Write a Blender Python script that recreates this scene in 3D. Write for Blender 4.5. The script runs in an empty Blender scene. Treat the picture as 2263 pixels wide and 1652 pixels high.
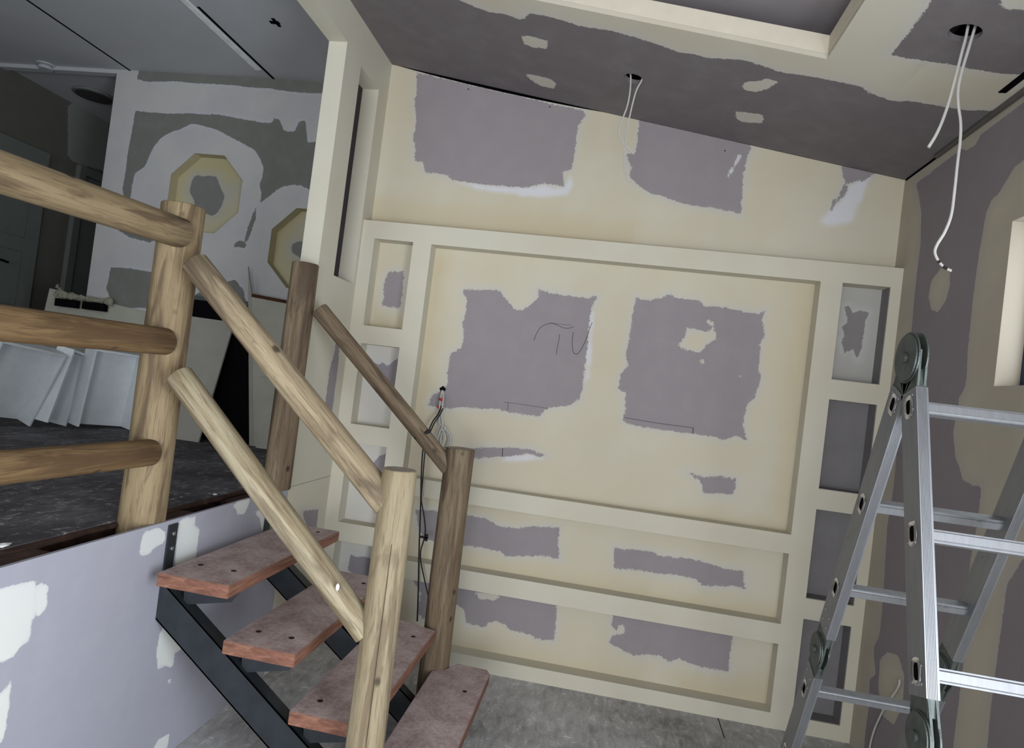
import bpy, bmesh, math, random
import numpy as np
from mathutils import Vector, Matrix, Quaternion
random.seed(7)
SC = bpy.context.scene
COL = SC.collection

# ------------------------------------------------------------------ camera
IMG_W, IMG_H, F_PX = 2263.0, 1652.0, 1453.918
YAW, PITCH, ROLL = math.radians(-8.5707), math.radians(1.0142), math.radians(7.1551)
CAM = np.array([1.5337, -3.6476, 1.6])
_fw = np.array([math.sin(YAW) * math.cos(PITCH), math.cos(YAW) * math.cos(PITCH), math.sin(PITCH)])
_rt = np.array([math.cos(YAW), -math.sin(YAW), 0.0])
_up = np.cross(_rt, _fw)
RT = math.cos(ROLL) * _rt + math.sin(ROLL) * _up
UP = -math.sin(ROLL) * _rt + math.cos(ROLL) * _up
cam_data = bpy.data.cameras.new('camera')
cam = bpy.data.objects.new('camera', cam_data)
COL.objects.link(cam)
cam_data.sensor_width = 36.0
cam_data.lens = F_PX / IMG_W * 36.0
cam_data.clip_start = 0.05
cam.matrix_world = Matrix([[RT[0], UP[0], -_fw[0], CAM[0]], [RT[1], UP[1], -_fw[1], CAM[1]],
                           [RT[2], UP[2], -_fw[2], CAM[2]], [0, 0, 0, 1]])
SC.camera = cam

# ------------------------------------------------------------------ world and daylight
world = bpy.data.worlds.new('overcast_sky')
SC.world = world
world.use_nodes = True
bg = world.node_tree.nodes['Background']
bg.inputs[0].default_value = (0.80, 0.90, 1.0, 1)
bg.inputs[1].default_value = 1.2


def area(name, loc, rot, sx, sy, power, col):
    l = bpy.data.lights.new(name, 'AREA')
    l.shape = 'RECTANGLE'
    l.size, l.size_y, l.energy, l.color = sx, sy, power, col
    o = bpy.data.objects.new(name, l)
    o.location, o.rotation_euler = loc, rot
    COL.objects.link(o)
    return o


# daylight through the wide glazed opening behind the photographer and the windows of the right wall
area('daylight_back_opening', (1.35, -6.4, 1.10), (math.radians(90), 0, 0), 2.3, 1.9, 84, (0.95, 0.97, 1.0))
area('daylight_side_window', (2.93, -3.75, 1.15), (0, math.radians(90), 0), 1.5, 1.6, 62, (0.84, 0.90, 1.0))
area('daylight_high_window', (3.13, -1.55, 2.14), (0, math.radians(90), 0), 0.55, 1.1, 1.6, (1.0, 0.98, 0.92))
area('upper_room_fill', (-1.9, -4.1, 2.4), (math.radians(90), 0, 0), 2.2, 1.3, 16, (0.86, 0.93, 1.0))  # added fill lamp to brighten the upper room, its end wall has no window

SC.view_settings.view_transform = 'Standard'
SC.view_settings.look = 'None'
SC.view_settings.gamma = 1
SC.view_settings.use_curve_mapping = False
SC.view_settings.exposure = 0.72


# ------------------------------------------------------------------ measuring helpers
def ray(px, py):
    return _fw + RT * ((px - IMG_W / 2) / F_PX) - UP * ((py - IMG_H / 2) / F_PX)


def at(px, py, ax, v):
    """the point of the plane  axis = v  seen at a pixel of the photograph"""
    r = ray(px, py)
    t = (v - CAM[ax]) / r[ax]
    return Vector(CAM + t * r)


CZ0, CSL = 3.44, -0.1623            # raked ceiling: z = CZ0 + CSL * x


def ceil_z(x):
    return CZ0 + CSL * x


# ------------------------------------------------------------------ node helpers
class NT:
    def __init__(s, name):
        s.m = bpy.data.materials.new(name)
        s.m.use_nodes = True
        s.t = s.m.node_tree
        s.b = s.t.nodes['Principled BSDF']
        s.b.inputs['Roughness'].default_value = 0.8
        s.b.inputs['Specular IOR Level'].default_value = 0.3

    def n(s, kind, **kw):
        nd = s.t.nodes.new(kind)
        for k, v in kw.items():
            setattr(nd, k, v)
        return nd

    def link(s, a, b):
        s.t.links.new(a, b)

    def coord(s, scale=(1, 1, 1), which='Object'):
        c = s.n('ShaderNodeTexCoord')
        mp = s.n('ShaderNodeMapping')
        mp.inputs['Scale'].default_value = scale
        s.link(c.outputs[which], mp.inputs[0])
        return mp.outputs[0]

    def noise(s, vec, scale, detail=4, rough=0.6, dist=0.0):
        nd = s.n('ShaderNodeTexNoise')
        nd.inputs['Scale'].default_value = scale
        nd.inputs['Detail'].default_value = detail
        nd.inputs['Roughness'].default_value = rough
        nd.inputs['Distortion'].default_value = dist
        s.link(vec, nd.inputs['Vector'])
        return nd.outputs['Fac']

    def ramp(s, fac, stops):
        nd = s.n('ShaderNodeValToRGB')
        el = nd.color_ramp.elements
        while len(el) < len(stops):
            el.new(0.5)
        for e, (p, c) in zip(el, stops):
            e.position = p
            e.color = c if len(c) == 4 else (*c, 1)
        s.link(fac, nd.inputs[0])
        return nd.outputs[0]

    def mix(s, fac, a, b):
        nd = s.n('ShaderNodeMix', data_type='RGBA')
        for inp, v in ((nd.inputs[0], fac), (nd.inputs[6], a), (nd.inputs[7], b)):
            if isinstance(v, bpy.types.NodeSocket):
                s.link(v, inp)
            elif isinstance(v, (int, float)):
                inp.default_value = v
            else:
                inp.default_value = (*v, 1)
        return nd.outputs[2]

    def math(s, op, a, b=None, c=None):
        nd = s.n('ShaderNodeMath', operation=op)
        for i, v in enumerate((a, b, c)):
            if v is None:
                continue
            if isinstance(v, bpy.types.NodeSocket):
                s.link(v, nd.inputs[i])
            else:
                nd.inputs[i].default_value = v
        return nd.outputs[0]

    def maprange(s, v, a, b, c=0.0, d=1.0):
        nd = s.n('ShaderNodeMapRange')
        nd.interpolation_type = 'SMOOTHSTEP'
        s.link(v, nd.inputs[0])
        for i, x in enumerate((a, b, c, d)):
            nd.inputs[i + 1].default_value = x
        return nd.outputs[0]

    def bump(s, h, strength=0.3, dist=0.005):
        nd = s.n('ShaderNodeBump')
        nd.inputs['Strength'].default_value = strength
        nd.inputs['Distance'].default_value = dist
        s.link(h, nd.inputs['Height'])
        s.link(nd.outputs[0], s.b.inputs['Normal'])

    def color(s, c):
        if isinstance(c, bpy.types.NodeSocket):
            s.link(c, s.b.inputs['Base Color'])
        else:
            s.b.inputs['Base Color'].default_value = (*c, 1)


def plain(name, col, rough=0.6, metal=0.0, spec=0.3, var=0.12, scale=14):
    t = NT(name)
    v = t.noise(t.coord(), scale, 4)
    a = tuple(c * (1 - var) for c in col)
    b = tuple(min(1, c * (1 + var)) for c in col)
    t.color(t.ramp(v, [(0.3, a), (0.7, b)]))
    t.b.inputs['Roughness'].default_value = rough
    t.b.inputs['Metallic'].default_value = metal
    t.b.inputs['Specular IOR Level'].default_value = spec
    return t.m


def plaster(name, creamA, creamB, board, white, halo=0.030, rag=0.030, yellow=None):
    """joint compound over plasterboard: the attributes 'board' and 'white' hold distances to the bare and the whiter areas"""
    t = NT(name)
    co = t.coord(which='Object')
    big = t.noise(co, 1.7, 3)
    mid = t.noise(co, 9, 4)
    fine = t.noise(co, 38, 8, 0.8, 0.3)
    brush = t.noise(co, 150, 3)
    A = t.n('ShaderNodeAttribute', attribute_name='board')
    Wt = t.n('ShaderNodeAttribute', attribute_name='white')
    Y = t.n('ShaderNodeAttribute', attribute_name='yellow')
    base = t.mix(t.maprange(big, 0.35, 0.65), creamA, creamB)
    base = t.mix(t.maprange(mid, 0.45, 0.8, 0, 0.12), base, white)
    if yellow:
        yy = t.math('ADD', Y.outputs['Fac'], t.math('MULTIPLY', t.math('SUBTRACT', mid, 0.5), 0.12))
        base = t.mix(t.maprange(yy, -0.09, 0.05, 0, 0.6), base, yellow)
    # thin feathered compound round the bare areas
    sd = t.math('ADD', A.outputs['Fac'], t.math('MULTIPLY', t.math('SUBTRACT', mid, 0.5), 0.05))
    base = t.mix(t.maprange(sd, -halo * 1.6, halo * 0.3, 0, 0.6), base, white)
    ww = t.math('ADD', Wt.outputs['Fac'], t.math('MULTIPLY', t.math('SUBTRACT', mid, 0.5), 0.05))
    base = t.mix(t.maprange(ww, -0.02, 0.02, 0, 0.75), base, (0.66, 0.67, 0.74))
    d = t.math('ADD', A.outputs['Fac'], t.math('MULTIPLY', t.math('SUBTRACT', fine, 0.5), rag * 2))
    d = t.math('ADD', d, t.math('MULTIPLY', t.math('SUBTRACT', brush, 0.5), rag * 0.6))
    bc = t.mix(t.maprange(mid, 0.35, 0.85, 0, 0.09), board, white)
    out = t.mix(t.maprange(d, -0.0015, 0.0025), base, bc)
    t.color(out)
    t.b.inputs['Roughness'].default_value = 0.82
    t.bump(t.math('ADD', t.maprange(d, -0.004, 0.004, 0.6, 0.0), t.math('MULTIPLY', fine, 0.15)), 0.25, 0.003)
    return t.m


CREAM_A, CREAM_B = (0.56, 0.508, 0.385), (0.575, 0.542, 0.435)
BOARD, WHITE = (0.28, 0.252, 0.264), (0.52, 0.52, 0.50)
M_WALL = plaster('cream_compound_plasterboard', CREAM_A, CREAM_B, BOARD, WHITE, yellow=(0.53, 0.445, 0.285))
M_FACE = plaster('pale_cream_plaster_face', (0.565, 0.53, 0.425), (0.59, 0.565, 0.465), BOARD, WHITE)
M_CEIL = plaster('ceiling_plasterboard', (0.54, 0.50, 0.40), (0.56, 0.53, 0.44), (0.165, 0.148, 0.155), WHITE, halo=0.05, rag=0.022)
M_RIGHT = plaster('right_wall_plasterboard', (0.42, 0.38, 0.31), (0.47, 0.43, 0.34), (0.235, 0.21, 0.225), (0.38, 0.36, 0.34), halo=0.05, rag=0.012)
M_LILAC = plaster('lilac_plasterboard', (0.70, 0.71, 0.66), (0.66, 0.68, 0.66), (0.355, 0.352, 0.405), (0.60, 0.61, 0.62), halo=0.006, rag=0.012)
M_GREY = plaster('grey_compound_plasterboard', (0.50, 0.49, 0.50), (0.56, 0.55, 0.53), (0.19, 0.19, 0.17), (0.55, 0.56, 0.60), halo=0.02, rag=0.018)
M_BACKG = plaster('grey_niche_board', (0.42, 0.41, 0.39), (0.45, 0.44, 0.41), (0.235, 0.215, 0.22), WHITE, rag=0.014)
M_PALE = plaster('pale_niche_board', (0.60, 0.58, 0.53), (0.58, 0.56, 0.52), (0.275, 0.25, 0.275), (0.56, 0.56, 0.58), rag=0.014)
M_BARE = plain('bare_purple_board', (0.20, 0.19, 0.195), 0.8, var=0.08, scale=6)
M_OCT = plaster('octagon_compound', (0.52, 0.47, 0.30), (0.46, 0.44, 0.36), (0.20, 0.20, 0.19), (0.45, 0.44, 0.42), halo=0.05, rag=0.02, yellow=(0.5, 0.43, 0.2))
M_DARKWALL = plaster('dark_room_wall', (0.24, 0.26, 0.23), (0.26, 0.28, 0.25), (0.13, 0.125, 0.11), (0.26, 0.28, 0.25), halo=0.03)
M_VOID = plain('dark_cavity', (0.006, 0.006, 0.007), 1.0, spec=0.0)


def concrete(name, dark, mid_, light, scuff, sc=1.0):
    t = NT(name)
    co = t.coord()
    n1 = t.noise(co, 2.2 * sc, 5)
    n2 = t.noise(t.coord((1.0, 0.35, 1.0)), 26 * sc, 6, 0.7, 0.6)
    n3 = t.noise(t.coord((0.4, 1.0, 1.0)), 60 * sc, 3, 0.6, 1.0)
    v = t.math('ADD', t.math('MULTIPLY', n1, 0.5), t.math('MULTIPLY', n2, 0.5))
    c = t.ramp(v, [(0.38, dark), (0.5, mid_), (0.62, light)])
    c = t.mix(t.maprange(t.math('MULTIPLY', n2, n3), 0.315, 0.375, 0, 0.6), c, scuff)
    t.color(c)
    t.b.inputs['Roughness'].default_value = 0.75
    t.bump(n2, 0.3, 0.003)
    return t.m


M_FLOOR = concrete('dusty_concrete_floor', (0.25, 0.245, 0.24), (0.42, 0.415, 0.41), (0.56, 0.56, 0.56), (0.78, 0.78, 0.78))
M_DECK = concrete('stained_particleboard_deck', (0.05, 0.045, 0.05), (0.095, 0.087, 0.093), (0.19, 0.18, 0.19), (0.55, 0.54, 0.55), 1.1)


def log_wood(name, light, mid_, dark, seed, streak=1.0):
    t = NT(name)
    c0 = t.n('ShaderNodeTexCoord')
    mp = t.n('ShaderNodeMapping')
    mp.inputs['Location'].default_value = (seed * 1.7, seed * 2.3, seed * 3.1)
    mp.inputs['Scale'].default_value = (1, 1, 0.055)
    t.link(c0.outputs['Object'], mp.inputs[0])
    v = mp.outputs[0]
    g = t.noise(v, 24, 6, 0.7, 0.7)
    g2 = t.noise(v, 90, 4, 0.6)
    mp2 = t.n('ShaderNodeMapping')
    mp2.inputs['Location'].default_value = (seed * 0.7, seed, seed * 0.4)
    mp2.inputs['Scale'].default_value = (1, 1, 0.15)
    t.link(c0.outputs['Object'], mp2.inputs[0])
    blot = t.noise(mp2.outputs[0], 13, 4, 0.6, 0.8)
    c = t.ramp(g, [(0.30, dark), (0.43, mid_), (0.56, light), (0.75, tuple(min(1, x * 1.12) for x in light))])
    c = t.mix(t.maprange(g2, 0.5, 0.70, 0, 0.5), c, dark)
    gr = t.noise(v, 5.5, 3, 0.5, 0.4)
    c = t.mix(t.maprange(gr, 0.44, 0.54, 0, 0.65), c, mid_)
    hair = t.noise(v, 190, 2, 0.5)
    c = t.mix(t.maprange(hair, 0.56, 0.66, 0, 0.45), c, dark)
    c = t.mix(t.maprange(blot, 0.50, 0.62, 0, 0.75 * streak), c, dark)
    mp3 = t.n('ShaderNodeMapping')
    mp3.inputs['Location'].default_value = (seed * 2.0, seed * 0.3, seed * 1.1)
    mp3.inputs['Scale'].default_value = (1, 1, 0.75)
    t.link(c0.outputs['Object'], mp3.inputs[0])
    vo = t.n('ShaderNodeTexVoronoi')
    vo.inputs['Scale'].default_value = 7.5
    t.link(mp3.outputs[0], vo.inputs['Vector'])
    c = t.mix(t.maprange(vo.outputs['Distance'], 0.05, 0.13, 0.85, 0.0), c, tuple(x * 0.35 for x in dark))
    t.color(c)
    t.b.inputs['Roughness'].default_value = 0.72
    t.bump(g, 0.35, 0.004)
    return t.m


M_LOG_PALE = log_wood('pale_treated_pine_log', (0.37, 0.32, 0.215), (0.25, 0.20, 0.12), (0.12, 0.085, 0.052), 1.0, 0.8)
M_LOG_TAN = log_wood('tan_treated_pine_log', (0.38, 0.30, 0.175), (0.22, 0.16, 0.088), (0.09, 0.058, 0.034), 2.3)
M_LOG_WARM = log_wood('orange_brown_pine_log', (0.25, 0.165, 0.08), (0.165, 0.10, 0.045), (0.08, 0.045, 0.022), 4.1)
M_LOG_GREY = log_wood('weathered_pine_log', (0.23, 0.175, 0.115), (0.155, 0.11, 0.068), (0.07, 0.047, 0.03), 5.7)
M_LOG_RAIL = log_wood('grooved_pine_rail', (0.37, 0.30, 0.19), (0.22, 0.17, 0.105), (0.095, 0.068, 0.044), 7.9)
M_LOG_END = plain('sawn_log_end', (0.36, 0.32, 0.27), 0.85, scale=30)


def tread_mat():
    t = NT('red_hardwood_tread')
    co = t.coord((0.25, 0.06, 1.0))
    g = t.noise(co, 60, 6, 0.7, 1.0)
    wood = t.ramp(g, [(0.3, (0.10, 0.042, 0.028)), (0.5, (0.20, 0.09, 0.058)), (0.7, (0.31, 0.16, 0.105))])
    d1 = t.noise(t.coord(), 7, 5)
    d2 = t.noise(t.coord(), 60, 4, 0.7)
    dust = t.ramp(t.math('ADD', t.math('MULTIPLY', d1, 0.6), t.math('MULTIPLY', d2, 0.4)),
                  [(0.36, (0.28, 0.20, 0.19)), (0.5, (0.46, 0.36, 0.345)), (0.66, (0.62, 0.54, 0.52))])
    ge = t.n('ShaderNodeNewGeometry')
    sp = t.n('ShaderNodeSeparateXYZ')
    t.link(ge.outputs['Normal'], sp.inputs[0])
    t.color(t.mix(t.maprange(sp.outputs[2], 0.3, 0.8), wood, dust))
    t.b.inputs['Roughness'].default_value = 0.7
    t.bump(g, 0.2, 0.002)
    return t.m


M_TREAD = tread_mat()
M_STEEL = plain('black_painted_steel', (0.016, 0.020, 0.024), 0.42, 0.0, 0.5, var=0.3)
M_BOLT = plain('zinc_bolt', (0.35, 0.36, 0.37), 0.4, 0.8)
M_HOLE = plain('recessed_bolt_hole', (0.02, 0.015, 0.015), 0.9)


def alu(name, col, rough, ribs=False):
    t = NT(name)
    n1 = t.noise(t.coord((1, 1, 0.15)), 60, 4)
    n2 = t.noise(t.coord(), 35, 4, 0.7)
    c = t.ramp(n1, [(0.3, tuple(x * 0.88 for x in col)), (0.7, tuple(min(1, x * 1.06) for x in col))])
    c = t.mix(t.maprange(n2, 0.66, 0.72, 0, 0.5), c, tuple(x * 0.35 for x in col))
    t.color(c)
    t.b.inputs['Metallic'].default_value = 0.6
    t.b.inputs['Roughness'].default_value = rough
    return t.m


M_ALU = alu('brushed_aluminium', (0.23, 0.235, 0.245), 0.45)
M_ALU_DULL = alu('dull_aluminium', (0.25, 0.255, 0.265), 0.50)
M_CHROME = plain('pressed_bright_metal', (0.75, 0.75, 0.76), 0.25, 1.0, 0.5, var=0.05)
M_HINGE = plain('green_grey_hinge_steel', (0.075, 0.088, 0.08), 0.5, 0.4, 0.5, var=0.25, scale=40)
M_RUBBER = plain('black_rubber', (0.02, 0.02, 0.02), 0.8)
M_CABLE = plain('white_cable_sheath', (0.50, 0.495, 0.47), 0.5, var=0.05)
M_BLACKC = plain('black_cable_sheath', (0.012, 0.012, 0.013), 0.45)
M_TAPE = plain('red_tape', (0.45, 0.03, 0.02), 0.6)
M_GRAPH = plain('pencil_graphite', (0.06, 0.055, 0.06), 0.9)
M_WHITEBD = plain('white_laminate', (0.72, 0.76, 0.78), 0.5, var=0.05)
M_CREAMBD = plain('aged_cream_board', (0.44, 0.43, 0.36), 0.7, var=0.1, scale=4)
M_GREYBD = plain('grey_backed_panel', (0.36, 0.345, 0.30), 0.7, var=0.08, scale=5)
M_FOAM = plain('torn_foam', (0.30, 0.29, 0.22), 0.95, var=0.3, scale=60)
M_DOOR = plain('grey_green_door_paint', (0.17, 0.185, 0.17), 0.6, var=0.04)
M_TIMBER = plain('dark_joist_timber', (0.055, 0.03, 0.022), 0.85, var=0.4, scale=20)
M_FRAME = plain('blue_black_window_frame', (0.02, 0.035, 0.07), 0.4)
M_RUSTY = plain('raw_chipboard_edge', (0.07, 0.028, 0.013), 0.9, var=0.4, scale=80)
M_UPCEIL = plain('upper_ceiling_board', (0.50, 0.505, 0.52), 0.8, var=0.03, scale=3)
M_TRIMW = plain('white_joint_strip', (0.88, 0.90, 0.88), 0.7)
M_CHIP = plain('white_plaster_crumb', (0.75, 0.75, 0.72), 0.8)


# ------------------------------------------------------------------ object helpers
def tag(o, label=None, cat=None, group=None, kind=None):
    for k, v in (('label', label), ('category', cat), ('group', group), ('kind', kind)):
        if v:
            o[k] = v
    return o


def thing(name, label, cat, loc=(0, 0, 0), group=None):
    o = bpy.data.objects.new(name, None)
    o.empty_display_size = 0.1
    o.location = loc
    COL.objects.link(o)
    return tag(o, label, cat, group)


def link(name, me, mats, parent=None, loc=None, quat=None, smooth=False):
    if not isinstance(mats, (list, tuple)):
        mats = [mats]
    for m in mats:
        me.materials.append(m)
    if smooth:
        for p in me.polygons:
            p.use_smooth = True
    o = bpy.data.objects.new(name, me)
    COL.objects.link(o)
    base = Vector((0, 0, 0))
    if parent:
        o.parent = parent
        q = parent
        while q:
            base += q.location
            q = q.parent
    o.location = (Vector(loc) if loc is not None else Vector((0, 0, 0))) - base
    if quat:
        o.rotation_mode = 'QUATERNION'
        o.rotation_quaternion = quat
    return o


def bm_mesh(bm, name):
    me = bpy.data.meshes.new(name)
    bm.normal_update()
    bm.to_mesh(me)
    bm.free()
    return me


def add_box(bm, lo, hi, mat=0):
    x0, y0, z0 = lo
    x1, y1, z1 = hi
    vs = [bm.verts.new(p) for p in ((x0, y0, z0), (x1, y0, z0), (x1, y1, z0), (x0, y1, z0), (x0, y0, z1), (x1, y0, z1), (x1, y1, z1), (x0, y1, z1))]
    for f in ((0, 3, 2, 1), (4, 5, 6, 7), (0, 1, 5, 4), (1, 2, 6, 5), (2, 3, 7, 6), (3, 0, 4, 7)):
        fc = bm.faces.new([vs[i] for i in f])
        fc.material_index = mat


def box(name, lo, hi, mat, parent=None, bevel=0.0, kind=None):
    """box object with its origin at the middle of its underside"""
    c = Vector(((lo[0] + hi[0]) / 2, (lo[1] + hi[1]) / 2, lo[2]))
    bm = bmesh.new()
    add_box(bm, Vector(lo) - c, Vector(hi) - c)
    if bevel:
        bmesh.ops.bevel(bm, geom=bm.edges[:], offset=bevel, segments=2, affect='EDGES')
    o = link(name, bm_mesh(bm, name), mat, parent, c)
    if kind:
        o['kind'] = kind
    return o


def hexa(name, pts, mat, parent=None, bevel=0.0):
    """solid from 8 corner points: four of the front face then the four behind them"""
    bm = bmesh.new()
    c = sum((Vector(p) for p in pts), Vector()) / 8
    c.z = min(p[2] for p in pts)
    vs = [bm.verts.new(Vector(p) - c) for p in pts]
    for f in ((0, 1, 2, 3), (7, 6, 5, 4), (0, 4, 5, 1), (1, 5, 6, 2), (2, 6, 7, 3), (3, 7, 4, 0)):
        bm.faces.new([vs[i] for i in f])
    bmesh.ops.recalc_face_normals(bm, faces=bm.faces[:])
    if bevel:
        bmesh.ops.bevel(bm, geom=bm.edges[:], offset=bevel, segments=2, affect='EDGES')
    return link(name, bm_mesh(bm, name), mat, parent, c)


def frame_to(a, b):
    a, b = Vector(a), Vector(b)
    return (b - a).length, (b - a).normalized().to_track_quat('Z', 'Y')


def log(name, a, b, r0, r1, mat, parent, seed=0, segs=28, rings=26, wob=0.03):
    """peeled log from a to b, its own z along the trunk so that the grain follows it"""
    L, q = frame_to(a, b)
    rnd = random.Random(seed)
    ph = [rnd.uniform(0, 6.28) for _ in range(8)]
    bm = bmesh.new()
    prev = None
    for i in range(rings + 1):
        t = i / rings
        r = r0 + (r1 - r0) * t
        ring = []
        edge = 0.94 if i in (0, rings) else 1.0
        zz = L * t
        if i == 1:
            zz = 0.004
        if i == rings - 1:
            zz = L - 0.004
        ox = wob * 0.12 * r0 * 4 * math.sin(3.0 * t * L + ph[0])
        oy = wob * 0.12 * r0 * 4 * math.sin(2.3 * t * L + ph[1])
        for k in range(segs):
            th = 2 * math.pi * k / segs
            w = 1 + wob * (0.5 * math.sin(2 * th + ph[2] + 2 * zz) + 0.35 * math.sin(3 * th + ph[3] - 3 * zz) + 0.25 * math.sin(5 * th + 7 * zz + ph[4]) + 0.2 * math.sin(11 * zz + ph[5]))
            ring.append(bm.verts.new((ox + r * w * edge * math.cos(th), oy + r * w * edge * math.sin(th), zz)))
        if prev:
            for k in range(segs):
                f = bm.faces.new((prev[k], prev[(k + 1) % segs], ring[(k + 1) % segs], ring[k]))
                f.smooth = True
        else:
            bm.faces.new(ring[::-1]).material_index = 1
        prev = ring
    bm.faces.new(prev).material_index = 1
    return link(name, bm_mesh(bm, name), [mat, M_LOG_END], parent, a, q)


def catmull(pts, sub=6):
    pts = [Vector(p) for p in pts]
    if len(pts) < 3:
        return pts
    P = [pts[0] * 2 - pts[1]] + pts + [pts[-1] * 2 - pts[-2]]
    out = []
    for i in range(1, len(P) - 2):
        for s in range(sub):
            t = s / sub
            a, b, c, d = P[i - 1:i + 3]
            out.append(0.5 * ((2 * b) + (c - a) * t + (2 * a - 5 * b + 4 * c - d) * t * t + (3 * b - a - 3 * c + d) * t ** 3))
    out.append(pts[-1])
    return out


def tube(name, pts, r, mat, parent=None, segs=8, flat=1.0, sub=6, mats=None, matfn=None):
    P = catmull(pts, sub) if sub else [Vector(p) for p in pts]
    o0 = P[0].copy()
    bm = bmesh.new()
    prev = None
    n = None
    for i, p in enumerate(P):
        d = (P[min(i + 1, len(P) - 1)] - P[max(i - 1, 0)]).normalized()
        if n is None:
            n = d.orthogonal().normalized()
        n = (n - d * n.dot(d)).normalized()
        b = d.cross(n)
        ring = [bm.verts.new(p - o0 + n * (r * math.cos(2 * math.pi * k / segs)) + b * (r * flat * math.sin(2 * math.pi * k / segs))) for k in range(segs)]
        if prev:
            for k in range(segs):
                f = bm.faces.new((prev[k], prev[(k + 1) % segs], ring[(k + 1) % segs], ring[k]))
                f.smooth = True
                if matfn:
                    f.material_index = matfn(i / (len(P) - 1))
        else:
            bm.faces.new(ring[::-1])
        prev = ring
    bm.faces.new(prev)
    return link(name, bm_mesh(bm, name), mats or mat, parent, o0)


def cyl(name, a, b, r, mat, parent=None, segs=24, bevel=0.0):
    L, q = frame_to(a, b)
    bm = bmesh.new()
    bmesh.ops.create_cone(bm, cap_ends=True, segments=segs, radius1=r, radius2=r, depth=L, matrix=Matrix.Translation((0, 0, L / 2)))
    if bevel:
        es = [e for e in bm.edges if abs(e.verts[0].co.z - e.verts[1].co.z) < 1e-6]
        bmesh.ops.bevel(bm, geom=es, offset=bevel, segments=2, affect='EDGES')
    for f in bm.faces:
        f.smooth = len(f.verts) == 4
    return link(name, bm_mesh(bm, name), mat, parent, a, q)


# --- large sheets of board with openings and a distance field for the bare areas
def sdf(poly, X, Y):
    """signed distance to a polygon, positive inside"""
    P = np.array(poly, float)
    Q = np.roll(P, -1, axis=0)
    best = np.full(X.shape, 1e9)
    inside = np.zeros(X.shape, bool)
    for (ax, ay), (bx, by) in zip(P, Q):
        ex, ey = bx - ax, by - ay
        l2 = ex * ex + ey * ey + 1e-12
        t = np.clip(((X - ax) * ex + (Y - ay) * ey) / l2, 0, 1)
        best = np.minimum(best, np.hypot(X - ax - t * ex, Y - ay - t * ey))
        c = ((ay > Y) != (by > Y)) & (X < (bx - ax) * (Y - ay) / ((by - ay) or 1e-12) + ax)
        inside ^= c
    return np.where(inside, best, -best)


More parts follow.
